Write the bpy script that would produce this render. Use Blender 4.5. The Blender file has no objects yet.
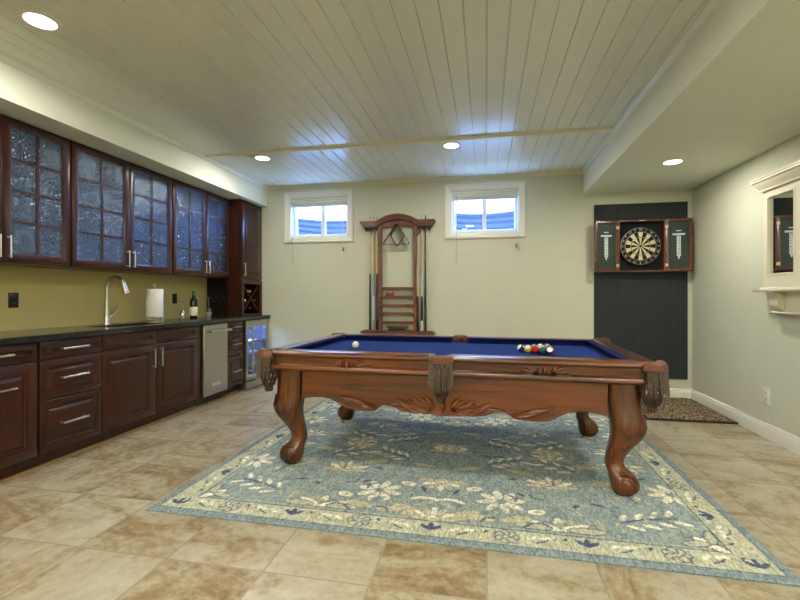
import bpy, bmesh, math, random
import numpy as np
from mathutils import Vector, Matrix
random.seed(7)
PI = math.pi
C = bpy.context.scene.collection
R = math.radians

# ------------------------------------------------------------------ helpers
def lin(c):
    out = []
    for v in c[:3]:
        v = v / 255.0
        out.append(v / 12.92 if v <= 0.04045 else ((v + 0.055) / 1.055) ** 2.4)
    return tuple(out) + (1.0,)

class MB:
    """collects shapes into one mesh"""
    def __init__(s):
        s.bm = bmesh.new(); s.mi = 0
    def _face(s, vs):
        try:
            f = s.bm.faces.new(vs); f.material_index = s.mi; return f
        except ValueError:
            return None
    def loft(s, rings, caps=True, closed_ring=True, loop=False):
        vr = [[s.bm.verts.new(p) for p in r] for r in rings]
        n = len(vr[0]); m = len(vr)
        for i in range(m if loop else m - 1):
            a, b = vr[i], vr[(i + 1) % m]
            for j in range(n if closed_ring else n - 1):
                k = (j + 1) % n
                s._face((a[j], a[k], b[k], b[j]))
        if caps and not loop:
            s._face(list(reversed(vr[0]))); s._face(vr[-1])
        return s
    def box(s, x0, x1, y0, y1, z0, z1):
        s.loft([[(x0, y0, z0), (x1, y0, z0), (x1, y1, z0), (x0, y1, z0)],
                [(x0, y0, z1), (x1, y0, z1), (x1, y1, z1), (x0, y1, z1)]])
        return s
    def prism(s, pts, plane, a, b):
        f = {'xz': lambda p, t: (p[0], t, p[1]), 'yz': lambda p, t: (t, p[0], p[1]), 'xy': lambda p, t: (p[0], p[1], t)}[plane]
        return s.loft([[f(p, a) for p in pts], [f(p, b) for p in pts]])
    def tube(s, pts, r, seg=10, loop=False, flat=None):
        pts = [Vector(p) for p in pts]; n = len(pts)
        rs = r if isinstance(r, (list, tuple)) else [r] * n
        rings = []; prev = None
        for i, p in enumerate(pts):
            if loop: t = pts[(i + 1) % n] - pts[i - 1]
            elif i == 0: t = pts[1] - p
            elif i == n - 1: t = p - pts[i - 1]
            else: t = pts[i + 1] - pts[i - 1]
            t = t.normalized()
            if prev is None:
                u = t.cross(Vector((0, 0, 1)))
                if u.length < 1e-3: u = t.cross(Vector((0, 1, 0)))
            else:
                u = prev - t * prev.dot(t)
                if u.length < 1e-4: u = t.cross(Vector((0, 0, 1)))
            u.normalize(); v = t.cross(u); prev = u
            rings.append([p + (u * math.cos(2 * PI * k / seg) + v * math.sin(2 * PI * k / seg)) * rs[i] for k in range(seg)])
        return s.loft(rings, loop=loop)
    def lathe(s, prof, seg=24, c=(0, 0, 0), M=None):
        c = Vector(c); rings = []
        for (r, z) in prof:
            ring = []
            for k in range(seg):
                a = 2 * PI * k / seg
                p = Vector((r * math.cos(a), r * math.sin(a), z))
                if M is not None: p = M @ p
                ring.append(c + p)
            rings.append(ring)
        return s.loft(rings)
    def cyl(s, p0, p1, r0, r1=None, seg=16):
        return s.tube([p0, p1], [r0, r0 if r1 is None else r1], seg)
    def sphere(s, c, r, u=20, v=12, sc=(1, 1, 1)):
        prof = []
        for i in range(v + 1):
            a = -PI / 2 + PI * i / v
            prof.append((max(r * math.cos(a), r * 0.004), r * math.sin(a)))
        M = Matrix.Diagonal(Vector(sc))
        return s.lathe(prof, u, c, M)
    def extr(s, prof, p0, p1, out):
        """profile (u outward, z) swept from p0 to p1 in the xy plane"""
        def ring(p): return [(p[0] + out[0] * u, p[1] + out[1] * u, z) for (u, z) in prof]
        return s.loft([ring(p0), ring(p1)])
    def plate(s, y0, y1, z0, z1, loops, base, sign=1):
        """nested rectangular loops (inset, height) on a plane x=base, facing +x*sign; closed at the back"""
        rings = []
        for (ins, h) in loops:
            x = base + sign * h
            rings.append([(x, y0 + ins, z0 + ins), (x, y1 - ins, z0 + ins), (x, y1 - ins, z1 - ins), (x, y0 + ins, z1 - ins)])
        return s.loft(rings)
    def transform(s, M):
        bmesh.ops.transform(s.bm, matrix=M, verts=s.bm.verts); return s
    def build(s, name, mats, parent=None, loc=(0, 0, 0), rot=(0, 0, 0), smooth=True, angle=38, bev=0, bseg=2, label=None):
        me = bpy.data.meshes.new(name)
        bmesh.ops.recalc_face_normals(s.bm, faces=s.bm.faces)
        s.bm.to_mesh(me); s.bm.free()
        for m in (mats if isinstance(mats, (list, tuple)) else [mats]): me.materials.append(m)
        if smooth:
            me.polygons.foreach_set('use_smooth', [True] * len(me.polygons))
            me.set_sharp_from_angle(angle=R(angle))
        o = bpy.data.objects.new(name, me); C.objects.link(o)
        o.location = loc; o.rotation_euler = rot
        if parent is not None: o.parent = parent
        if bev:
            b = o.modifiers.new('bevel', 'BEVEL'); b.width = bev; b.segments = bseg; b.limit_method = 'ANGLE'; b.angle_limit = R(40)
            b.harden_normals = False
        if label: o['label'] = label
        return o

def tag(o, label, cat, group=None):
    o['label'] = label; o['category'] = cat
    if group: o['group'] = group
    return o
def thing(name, label, cat, loc=(0, 0, 0), rotz=0, group=None):
    o = bpy.data.objects.new(name, None); C.objects.link(o)
    o.empty_display_size = .1
    o.location = loc; o.rotation_euler = (0, 0, rotz)
    return tag(o, label, cat, group)
def struct(o):
    o['kind'] = 'structure'; return o
def dup(root, loc=None, label=None):
    r = root.copy(); C.objects.link(r)
    if loc is not None: r.location = loc
    if label: r['label'] = label
    for ch in list(root.children):
        c = ch.copy(); C.objects.link(c); c.parent = r
        for g in list(ch.children):
            d = g.copy(); C.objects.link(d); d.parent = c
    return r

# ------------------------------------------------------------------ materials
def newmat(name):
    m = bpy.data.materials.new(name); m.use_nodes = True
    nt = m.node_tree; b = nt.nodes['Principled BSDF']
    return m, nt, b
def N(nt, t, **kw):
    n = nt.nodes.new(t)
    for k, v in kw.items():
        if k in n.inputs: n.inputs[k].default_value = v
        else: setattr(n, k, v)
    return n
def coords(nt, scale=(1, 1, 1), rot=(0, 0, 0)):
    tc = N(nt, 'ShaderNodeTexCoord'); mp = N(nt, 'ShaderNodeMapping')
    mp.inputs['Scale'].default_value = scale; mp.inputs['Rotation'].default_value = rot
    nt.links.new(tc.outputs['Object'], mp.inputs['Vector']); return mp.outputs['Vector']
def ramp(nt, fac, stops):
    r = N(nt, 'ShaderNodeValToRGB'); e = r.color_ramp.elements
    while len(e) < len(stops): e.new(.5)
    for i, (p, c) in enumerate(stops):
        e[i].position = p; e[i].color = c
    nt.links.new(fac, r.inputs['Fac']); return r.outputs['Color']
def bump(nt, b, h, strength, dist=.01):
    bn = N(nt, 'ShaderNodeBump'); bn.inputs['Strength'].default_value = strength; bn.inputs['Distance'].default_value = dist
    nt.links.new(h, bn.inputs['Height']); nt.links.new(bn.outputs['Normal'], b.inputs['Normal'])
def plain(name, c, rough=.5, metal=0, var=.08, scale=30, bmp=0, coat=0, spec=.5, stretch=(1, 1, 1)):
    m, nt, b = newmat(name)
    v = coords(nt, tuple(scale * q for q in stretch))
    no = N(nt, 'ShaderNodeTexNoise'); no.inputs['Scale'].default_value = 1; no.inputs['Detail'].default_value = 4
    nt.links.new(v, no.inputs['Vector'])
    c0 = lin(c); lo = tuple(q * (1 - var) for q in c0[:3]) + (1,); hi = tuple(min(1, q * (1 + var)) for q in c0[:3]) + (1,)
    col = ramp(nt, no.outputs['Fac'], [(.3, lo), (.7, hi)])
    nt.links.new(col, b.inputs['Base Color'])
    b.inputs['Roughness'].default_value = rough; b.inputs['Metallic'].default_value = metal
    b.inputs['Coat Weight'].default_value = coat; b.inputs['Specular IOR Level'].default_value = spec
    if bmp: bump(nt, b, no.outputs['Fac'], bmp, .004)
    return m
def wood(name, c1, c2, axis=0, rough=.35, coat=.3, fine=60, spec=.5):
    m, nt, b = newmat(name)
    sc = [fine, fine, fine]; sc[axis] = fine * .06
    v = coords(nt, sc)
    n1 = N(nt, 'ShaderNodeTexNoise'); n1.inputs['Scale'].default_value = 1; n1.inputs['Detail'].default_value = 6; n1.inputs['Distortion'].default_value = .6
    nt.links.new(v, n1.inputs['Vector'])
    sc2 = [fine * .12] * 3; sc2[axis] = fine * .02
    v2 = coords(nt, sc2)
    n2 = N(nt, 'ShaderNodeTexNoise'); n2.inputs['Scale'].default_value = 1; n2.inputs['Detail'].default_value = 3
    nt.links.new(v2, n2.inputs['Vector'])
    mx = N(nt, 'ShaderNodeMath', operation='MULTIPLY_ADD'); mx.inputs[1].default_value = .5; mx.inputs[2].default_value = 0
    nt.links.new(n2.outputs['Fac'], mx.inputs[0])
    ad = N(nt, 'ShaderNodeMath', operation='MULTIPLY_ADD'); ad.inputs[1].default_value = .5
    nt.links.new(n1.outputs['Fac'], ad.inputs[0]); nt.links.new(mx.outputs[0], ad.inputs[2])
    col = ramp(nt, ad.outputs[0], [(.36, lin(c1)), (.62, lin(c2))])
    nt.links.new(col, b.inputs['Base Color'])
    b.inputs['Roughness'].default_value = rough; b.inputs['Coat Weight'].default_value = coat; b.inputs['Coat Roughness'].default_value = .15
    b.inputs['Specular IOR Level'].default_value = spec
    bump(nt, b, n1.outputs['Fac'], .08, .002)
    return m
def emit(name, c, s):
    m = bpy.data.materials.new(name); m.use_nodes = True; nt = m.node_tree; nt.nodes.clear()
    e = N(nt, 'ShaderNodeEmission'); o = N(nt, 'ShaderNodeOutputMaterial')
    e.inputs['Color'].default_value = c; e.inputs['Strength'].default_value = s
    nt.links.new(e.outputs[0], o.inputs['Surface']); return m
def glassy(name, tint, fac, rough, noise=0, nscale=80):
    """thin pane: tinted see-through mixed with a glossy surface"""
    m = bpy.data.materials.new(name); m.use_nodes = True; nt = m.node_tree; nt.nodes.clear()
    o = N(nt, 'ShaderNodeOutputMaterial'); t = N(nt, 'ShaderNodeBsdfTransparent'); g = N(nt, 'ShaderNodeBsdfGlossy'); mx = N(nt, 'ShaderNodeMixShader')
    t.inputs['Color'].default_value = tint; g.inputs['Color'].default_value = (.66, .80, 1, 1) if noise else (1, 1, 1, 1); g.inputs['Roughness'].default_value = rough
    mx.inputs[0].default_value = fac
    nt.links.new(t.outputs[0], mx.inputs[1]); nt.links.new(g.outputs[0], mx.inputs[2]); nt.links.new(mx.outputs[0], o.inputs['Surface'])
    if noise:
        mr_ = N(nt, 'ShaderNodeMapRange'); mr_.inputs['From Min'].default_value = .36; mr_.inputs['From Max'].default_value = .64; mr_.inputs['To Min'].default_value = fac * .3; mr_.inputs['To Max'].default_value = fac * 1.9
        v = coords(nt, (nscale, nscale, nscale * .7)); no = N(nt, 'ShaderNodeTexNoise'); no.inputs['Scale'].default_value = 1; no.inputs['Detail'].default_value = 3
        nt.links.new(v, no.inputs['Vector'])
        nt.links.new(no.outputs['Fac'], mr_.inputs['Value']); nt.links.new(mr_.outputs[0], mx.inputs[0])
        bn = N(nt, 'ShaderNodeBump'); bn.inputs['Strength'].default_value = noise; bn.inputs['Distance'].default_value = .009
        nt.links.new(no.outputs['Fac'], bn.inputs['Height']); nt.links.new(bn.outputs['Normal'], g.inputs['Normal'])
    return m

WALL = plain('cream wall paint', (206, 208, 186), .85, var=.015, scale=6, spec=.2)
WALL_LEFT = plain('khaki wall paint', (190, 176, 116), .8, var=.02, scale=6, spec=.2)
SOFFIT = plain('cream soffit paint', (236, 239, 224), .85, var=.012, scale=6, spec=.2)
CEIL = plain('plank ceiling paint', (242, 245, 234), .22, var=.015, scale=5, spec=.5)
TRIMW = plain('white trim paint', (232, 230, 216), .4, var=.01, scale=8)
CREAMTRIM = plain('cream trim paint', (236, 230, 200), .4, var=.01, scale=8)
CHERRY = wood('dark cherry wood', (30, 11, 6), (64, 26, 14), 2, .3, .2, 50, .35)
CHERRYH = wood('dark cherry wood across', (30, 11, 6), (64, 26, 14), 1, .3, .2, 50, .35)
OAK = wood('honey brown table wood', (42, 19, 4), (114, 58, 13), 0, .28, .3, 45)
OAKV = wood('honey brown leg wood', (40, 18, 4), (104, 52, 12), 2, .26, .35, 45)
RACK = wood('red brown rack wood', (80, 35, 20), (122, 57, 34), 2, .35, .3, 50)
DARTW = wood('reddish cabinet wood', (62, 30, 18), (100, 54, 34), 2, .35, .3, 50)
NICKEL = plain('brushed nickel', (200, 196, 186), .28, 1, .05, 60)
STEEL = plain('stainless steel', (186, 182, 172), .32, 1, .05, 4, stretch=(60, 60, 1))
BLACK = plain('black plastic', (14, 14, 15), .35, var=.05)
DARK = plain('dark interior', (22, 12, 9), .7, var=.1)
GRANITE = plain('dark granite', (40, 40, 40), .16, var=.6, scale=160, spec=.5)
CLOTH = plain('blue billiard cloth', (28, 50, 110), .95, var=.08, scale=400, bmp=.05, spec=.1)
CUSH = plain('navy cushion cloth', (16, 24, 72), .95, var=.08, scale=400, bmp=.05, spec=.1)
LEATHER = plain('brown pocket leather', (104, 66, 44), .5, var=.25, scale=60, bmp=.1)
FRINGE = plain('brown leather fringe', (98, 84, 70), .6, var=.4, scale=90)
IVORY = plain('ivory', (236, 228, 196), .12, var=.02, coat=.5)
SEEDY = glassy('seeded cabinet glass', (.18, .21, .28, 1), .2, .07, 1.0, 95)
WINGLASS = glassy('window glass', (.94, .97, 1, 1), .05, .02)
CLEAR = glassy('clear stemware glass', (.82, .86, .82, 1), .3, .06)
FRIDGEGLASS = glassy('fridge door glass', (.7, .75, .85, 1), .12, .05)
WHITEPL = plain('white plastic', (226, 224, 214), .4, var=.02)
PAPER = plain('white paper towel', (236, 236, 230), .9, var=.03, scale=120, bmp=.2)
CHARCOAL = None
BRASS = plain('pale brass', (206, 184, 128), .35, .8, .05)

def m_tile():
    m, nt, b = newmat('travertine tile floor')
    tc = N(nt, 'ShaderNodeTexCoord')
    sep = N(nt, 'ShaderNodeSeparateXYZ'); nt.links.new(tc.outputs['Object'], sep.inputs[0])
    def mth(op, a, bv=None, c=None):
        n = N(nt, 'ShaderNodeMath', operation=op)
        for i, q in enumerate((a, bv, c)):
            if q is None: continue
            if isinstance(q, (int, float)): n.inputs[i].default_value = q
            else: nt.links.new(q, n.inputs[i])
        return n.outputs[0]
    T = .4785
    tx = mth('DIVIDE', mth('ADD', sep.outputs[0], -.004 + 40 * T), T)
    ty = mth('DIVIDE', mth('ADD', sep.outputs[1], -1.742 + 40 * T), T)
    fx = mth('FRACT', tx); fy = mth('FRACT', ty)
    ex = mth('MINIMUM', fx, mth('SUBTRACT', 1, fx)); ey = mth('MINIMUM', fy, mth('SUBTRACT', 1, fy))
    e = mth('MINIMUM', ex, ey)
    grout = N(nt, 'ShaderNodeMapRange'); grout.inputs['From Min'].default_value = .006; grout.inputs['From Max'].default_value = .011
    nt.links.new(e, grout.inputs['Value'])
    cell = N(nt, 'ShaderNodeCombineXYZ'); nt.links.new(mth('FLOOR', tx), cell.inputs[0]); nt.links.new(mth('FLOOR', ty), cell.inputs[1])
    wn = N(nt, 'ShaderNodeTexWhiteNoise'); wn.noise_dimensions = '3D'; nt.links.new(cell.outputs[0], wn.inputs['Vector'])
    # per-tile rotation + offset of the stone pattern
    vr = N(nt, 'ShaderNodeVectorRotate'); vr.rotation_type = 'Z_AXIS'
    nt.links.new(tc.outputs['Object'], vr.inputs['Vector'])
    ang = mth('MULTIPLY', mth('ROUND', mth('MULTIPLY', wn.outputs['Value'], 2)), 1.5708)
    nt.links.new(mth('ADD', ang, .12), vr.inputs['Angle'])
    sc = N(nt, 'ShaderNodeVectorMath', operation='SCALE'); nt.links.new(wn.outputs['Color'], sc.inputs[0]); sc.inputs['Scale'].default_value = 9
    av = N(nt, 'ShaderNodeVectorMath', operation='ADD'); nt.links.new(vr.outputs[0], av.inputs[0]); nt.links.new(sc.outputs[0], av.inputs[1])
    mp = N(nt, 'ShaderNodeMapping'); mp.inputs['Scale'].default_value = (1.7, 3.4, 1); nt.links.new(av.outputs[0], mp.inputs[0])
    n1 = N(nt, 'ShaderNodeTexNoise'); n1.inputs['Scale'].default_value = 1.1; n1.inputs['Detail'].default_value = 9; n1.inputs['Roughness'].default_value = .62; n1.inputs['Distortion'].default_value = 1.1
    nt.links.new(mp.outputs[0], n1.inputs['Vector'])
    n2 = N(nt, 'ShaderNodeTexNoise'); n2.inputs['Scale'].default_value = 22; n2.inputs['Detail'].default_value = 6; n2.inputs['Roughness'].default_value = .7
    nt.links.new(av.outputs[0], n2.inputs['Vector'])
    f = mth('ADD', mth('MULTIPLY', n1.outputs['Fac'], .64), mth('MULTIPLY', n2.outputs['Fac'], .36))
    f = mth('ADD', f, mth('MULTIPLY', mth('SUBTRACT', wn.outputs['Value'], .5), .07))
    col = ramp(nt, f, [(.35, lin((110, 88, 58))), (.44, lin((150, 131, 98))), (.51, lin((172, 162, 138))), (.64, lin((190, 185, 166)))])
    mix = N(nt, 'ShaderNodeMix', data_type='RGBA'); nt.links.new(grout.outputs[0], mix.inputs[0])
    mix.inputs[6].default_value = lin((158, 150, 128)); nt.links.new(col, mix.inputs[7])
    nt.links.new(mix.outputs[2], b.inputs['Base Color'])
    rr = N(nt, 'ShaderNodeMapRange'); rr.inputs['To Min'].default_value = .8; rr.inputs['To Max'].default_value = .3
    nt.links.new(grout.outputs[0], rr.inputs['Value']); nt.links.new(rr.outputs[0], b.inputs['Roughness'])
    h = mth('ADD', grout.outputs[0], mth('MULTIPLY', n2.outputs['Fac'], .12))
    bump(nt, b, h, .35, .003)
    return m
TILE = m_tile()

def m_rib():
    m, nt, b = newmat('charcoal ribbed carpet')
    tc = N(nt, 'ShaderNodeTexCoord'); w = N(nt, 'ShaderNodeTexWave'); w.bands_direction = 'X'
    w.inputs['Scale'].default_value = 18; w.inputs['Distortion'].default_value = .4
    nt.links.new(tc.outputs['Object'], w.inputs['Vector'])
    no = N(nt, 'ShaderNodeTexNoise'); no.inputs['Scale'].default_value = 130; nt.links.new(tc.outputs['Object'], no.inputs['Vector'])
    ad = N(nt, 'ShaderNodeMath', operation='MULTIPLY_ADD'); ad.inputs[1].default_value = .55
    nt.links.new(no.outputs['Fac'], ad.inputs[0]); 
    ml = N(nt, 'ShaderNodeMath', operation='MULTIPLY'); ml.inputs[1].default_value = .45; nt.links.new(w.outputs['Fac'], ml.inputs[0]); nt.links.new(ml.outputs[0], ad.inputs[2])
    col = ramp(nt, ad.outputs[0], [(.25, lin((36, 40, 42))), (.75, lin((66, 70, 71)))])
    nt.links.new(col, b.inputs['Base Color']); b.inputs['Roughness'].default_value = .95; b.inputs['Specular IOR Level'].default_value = .1
    bump(nt, b, ad.outputs[0], .5, .004)
    return m
CHARCOAL = m_rib()

# ------------------------------------------------------------------ room shell
YB, XL, XR = 5.58, -3.56, 2.33
YR = -3.2                                       # wall behind the camera
ZC, ZS, ZD = 2.71, 2.445, 2.43                  # plank ceiling, left soffit, dropped ceiling at right
XS, XD = -2.985, 1.155
WIN = [(-2.645, -1.820, 2.005, 2.52), (-.440, .400, 2.005, 2.52)]

mb = MB(); mb.box(XL - .2, XR + .2, YR - .2, YB + .22, -.1, 0); struct(mb.build('floor', TILE, smooth=False))
mb = MB()
def back_piece(x0, x1, z0, z1): mb.box(x0, x1, YB, YB + .22, z0, z1)
(a0, a1, zz0, zz1), (b0, b1, _, _) = WIN
back_piece(XL - .2, XR + .2, 0, zz0); back_piece(XL - .2, XR + .2, zz1, 2.9)
back_piece(XL - .2, a0, zz0, zz1); back_piece(a1, b0, zz0, zz1); back_piece(b1, XR + .2, zz0, zz1)
struct(mb.build('wall_back', WALL, smooth=False))
mb = MB(); mb.box(XL - .2, XL, YR, YB, 0, 2.9); struct(mb.build('wall_left', WALL_LEFT, smooth=False))
mb = MB(); mb.box(XR, XR + .2, YR, YB, 0, 2.9); struct(mb.build('wall_right', WALL, smooth=False))
mb = MB(); mb.box(XL - .2, XR + .2, YR - .2, YR, 0, 2.9); struct(mb.build('wall_rear', WALL, smooth=False))
# plank ceiling: v-grooved profile swept along Y
W = .1215; gw = .004; gd = .009
prof = [(XS, 2.9), (XS, ZC)]
k0 = math.ceil((XS - .004) / W) ; k = k0
while .004 + k * W < XD - .01:
    x = .004 + k * W
    if x > XS + .01: prof += [(x - gw, ZC), (x - gw * .4, ZC + gd), (x + gw * .4, ZC + gd), (x + gw, ZC)]
    k += 1
prof += [(XD, ZC), (XD, 2.9)]
mb = MB(); mb.prism(prof, 'xz', YR, YB); struct(mb.build('ceiling', CEIL, smooth=False))
mb = MB(); mb.box(XL, XS, YR, YB, ZS, 2.9); struct(mb.build('soffit_left', SOFFIT, smooth=False))
mb = MB(); mb.box(XD, XR, YR, YB, ZD, 2.9); struct(mb.build('soffit_right', SOFFIT, smooth=False))
# trims: cove along the plank ceiling, cross batten, baseboards
cove = [(0, ZC), (.034, ZC), (.034, ZC - .008), (.022, ZC - .018), (.012, ZC - .034), (0, ZC - .038)]
mb = MB(); mb.extr(cove, (XS, YB), (XD, YB), (0, -1)); struct(mb.build('trim_1', CREAMTRIM))
mb = MB(); mb.extr(cove, (XS, YR), (XS, YB), (1, 0)); struct(mb.build('trim_2', CEIL))
mb = MB(); mb.extr(cove, (XD, YR), (XD, YB), (-1, 0)); struct(mb.build('trim_3', CEIL))
mb = MB(); mb.prism([(4.16, ZC), (4.205, ZC), (4.205, ZC - .016), (4.195, ZC - .024), (4.17, ZC - .024), (4.16, ZC - .016)], 'yz', XS + .034, XD - .034)
struct(mb.build('trim_4', CREAMTRIM))
base = [(0, 0), (.018, 0), (.018, .1), (.016, .106), (.011, .112), (.011, .126), (.006, .136), (0, .14)]
base = [(u, z * .925) for u, z in base]
mb = MB(); mb.extr(base, (-2.86, YB), (XR, YB), (0, -1)); struct(mb.build('baseboard_back', TRIMW))
mb = MB(); mb.extr(base, (XR, YR), (XR, YB), (-1, 0)); struct(mb.build('baseboard_right', TRIMW))
mb = MB(); mb.box(-3.07, -3.045, 1.9, 4.16, 0, .018); mb.box(-3.07, -3.045, 4.62, 4.965, 0, .018)
struct(mb.build('trim_5', plain('tan shoe moulding', (150, 122, 80), .5)))

# ------------------------------------------------------------------ windows, blinds and wells
VINYL = plain('white window vinyl', (232, 236, 240), .35, var=.01)
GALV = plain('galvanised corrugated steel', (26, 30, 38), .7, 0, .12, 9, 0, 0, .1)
GRAVEL = plain('pale gravel', (206, 200, 190), .95, 0, .35, 45, .6)
for i, (x0, x1, z0, z1) in enumerate(WIN):
    w = MB()
    # outer casing with a stepped profile: built as a rectangular frame
    def frame_rect(m, X0, X1, Z0, Z1, loops):
        rings = []
        for (ins, y) in loops:
            rings.append([(X0 + ins, y, Z0 + ins), (X1 - ins, y, Z0 + ins), (X1 - ins, y, Z1 - ins), (X0 + ins, y, Z1 - ins)])
        m.loft(rings, loop=True)
    cw = .078
    frame_rect(w, x0 - cw, x1 + cw, z0 - cw, z1 + cw + .022, [(0, YB), (0, YB - .022), (.012, YB - .028), (.024, YB - .02), (.062, YB - .014), (.072, YB - .012), (.079, YB - .004), (.079, YB)])
    win = struct(w.build('window_%d' % (i + 1), TRIMW, smooth=False))
    j = MB(); frame_rect(j, x0 - .0005, x1 + .0005, z0 - .0005, z1 + .0005, [(0, YB), (.012, YB), (.012, YB + .2), (0, YB + .2)])
    j.build('jamb', TRIMW, win, smooth=False)
    s = MB(); yg = YB + .12
    frame_rect(s, x0 + .012, x1 - .012, z0 + .012, z1 - .012, [(0, yg - .03), (.028, yg - .03), (.034, yg - .022), (.034, yg + .03), (0, yg + .03)])
    s.build('sash_frame', VINYL, win, smooth=False)
    xm = (x0 + x1) / 2 + (.03 if i == 0 else 0)
    s = MB(); s.box(xm - .026, xm + .026, yg - .024, yg + .024, z0 + .045, z1 - .045); s.build('mullion', VINYL, win, bev=.003)
    for (p0, p1, yy) in ((x0 + .046, xm - .026, yg - .008), (xm + .026, x1 - .046, yg + .008)):
        s = MB(); s.box(p0, p1, yy - .003, yy + .003, z0 + .046, z1 - .046); s.build('pane', WINGLASS, win, smooth=False)
    if i == 1:
        s = MB(); s.box(x0 + .14, x0 + .2, yg - .03, yg - .012, z0 + .052, z0 + .066); s.box(x0 + .14, x0 + .2, yg - .04, yg - .03, z0 + .06, z0 + .066); s.build('latch', VINYL, win)
    # blind drawn up
    side = ('window left of the cue rack', 'window right of the cue rack')[i]
    t = thing('window_blind', 'white slat blind drawn up inside the ' + side, 'blind', ((x0 + x1) / 2, YB + .045, z1 - .0125), 0)
    hw = (x1 - x0) / 2 - .016
    s = MB(); s.box(-hw, hw, -.022, .022, -.034, 0); s.build('head_rail', WHITEPL, t, bev=.003)
    s = MB()
    for q in range(9): s.box(-hw + .004, hw - .004, -.024, .024, -.0385 - q * .0032, -.0365 - q * .0032)
    s.build('slat_stack', WHITEPL, t, smooth=False)
    s = MB(); s.box(-hw + .004, hw - .004, -.02, .02, -.086, -.067); s.build('bottom_rail', WHITEPL, t, bev=.003)
    xw = -hw + (.035 if i == 0 else .055)
    s = MB(); s.tube([(xw, -.026, -.02), (xw, -.05, -.05), (xw, -.085, -.15), (xw, -.088, -.88)], .0045, 6); s.sphere((xw, -.088, -.885), .008, 8, 6); s.build('tilt_wand', plain('translucent wand', (188, 184, 166), .3), t)
    xc = hw - (.035 if i == 0 else .02)
    s = MB(); s.tube([(xc, -.026, -.02), (xc, -.05, -.05), (xc, -.085, -.15), (xc + .004, -.088, -.66)], .0035, 6)
    cd = s.build('lift_cord', plain('white cord', (226, 222, 208), .7), t)
    s = MB(); s.lathe([(.003, -.655), (.008, -.665), (.013, -.7), (.011, -.708), (.002, -.71)], 10, (xc + .004, -.088, 0)); s.build('tassel', plain('tan tassel', (120, 98, 66), .6), cd)
    # window well outside
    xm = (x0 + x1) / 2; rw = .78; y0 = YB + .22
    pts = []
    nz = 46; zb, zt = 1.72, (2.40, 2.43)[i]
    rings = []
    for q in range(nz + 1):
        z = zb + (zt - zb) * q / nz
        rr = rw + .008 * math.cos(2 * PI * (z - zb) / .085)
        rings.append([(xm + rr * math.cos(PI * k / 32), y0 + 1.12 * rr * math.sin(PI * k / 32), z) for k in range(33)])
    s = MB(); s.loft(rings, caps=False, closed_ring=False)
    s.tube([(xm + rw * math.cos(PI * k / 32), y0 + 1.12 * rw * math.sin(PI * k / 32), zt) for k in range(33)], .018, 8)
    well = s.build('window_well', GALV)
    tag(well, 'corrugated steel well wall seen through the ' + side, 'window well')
    s = MB(); s.prism([(xm + .9 * math.cos(PI * k / 24), y0 + 1.05 * math.sin(PI * k / 24)) for k in range(25)], 'xy', 1.70, 1.87)
    g = s.build('gravel_bed', GRAVEL, smooth=False); g['kind'] = 'structure'

# ------------------------------------------------------------------ recessed lights, plus added fill lamps at the rear
TRIMR = plain('white light trim', (240, 238, 228), .5, var=.01)
LENS = emit('lamp lens', (1, .93, .78, 1), 9)
cans = [(-2.40, 1.96, ZC, 'bright round recessed light near the photo corner over the left cabinets'),
        (-2.40, 4.38, ZC, 'round recessed light on the plank ceiling beside the left soffit near the window'),
        (-.34, 4.38, ZC, 'round recessed light on the plank ceiling above the far side of the pool table'),
        (1.68, 4.40, ZD, 'round recessed light in the dropped ceiling at the right before the dartboard')]
for (x, y, z, lb) in cans:
    t = thing('recessed_light', lb, 'ceiling light', (x, y, z), 0, 'recessed ceiling lights')
    s = MB(); s.lathe([(.074, 0), (.074, -.004), (.092, -.006), (.098, -.003), (.098, 0)], 32); s.build('trim_ring', TRIMR, t)
    s = MB(); s.lathe([(.0735, 0), (.0735, -.003), (.06, -.0045), (.001, -.005)], 32); s.build('lens', LENS, t)
LCOL = (1, .955, .85)
def can_or_fill_lamp(x, y, z, p):
    l = bpy.data.lights.new('can or fill lamp', 'AREA'); l.shape = 'DISK'; l.size = .14; l.energy = p; l.color = LCOL
    o = bpy.data.objects.new('can or fill lamp', l); C.objects.link(o); o.location = (x, y, z - .012)
PW = 16.5
for (x, y) in [(-2.4, 4.38), (-.34, 4.38), (-2.4, 1.96), (-.34, 1.96), (-2.4, -.5), (-.34, -.5)]: can_or_fill_lamp(x, y, ZC, PW)
for (x, y) in [(1.68, 4.4), (1.68, 1.96), (1.68, -.5)]: can_or_fill_lamp(x, y, ZD, PW)
for x in (-2.4, -.34): can_or_fill_lamp(x, -2.2, ZC, PW * 6)            # unseen fill lamps added behind the camera for more bounce light on the ceiling
can_or_fill_lamp(1.68, -2.2, ZD, PW * 6)  # last of the added rear fill lamps

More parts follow.
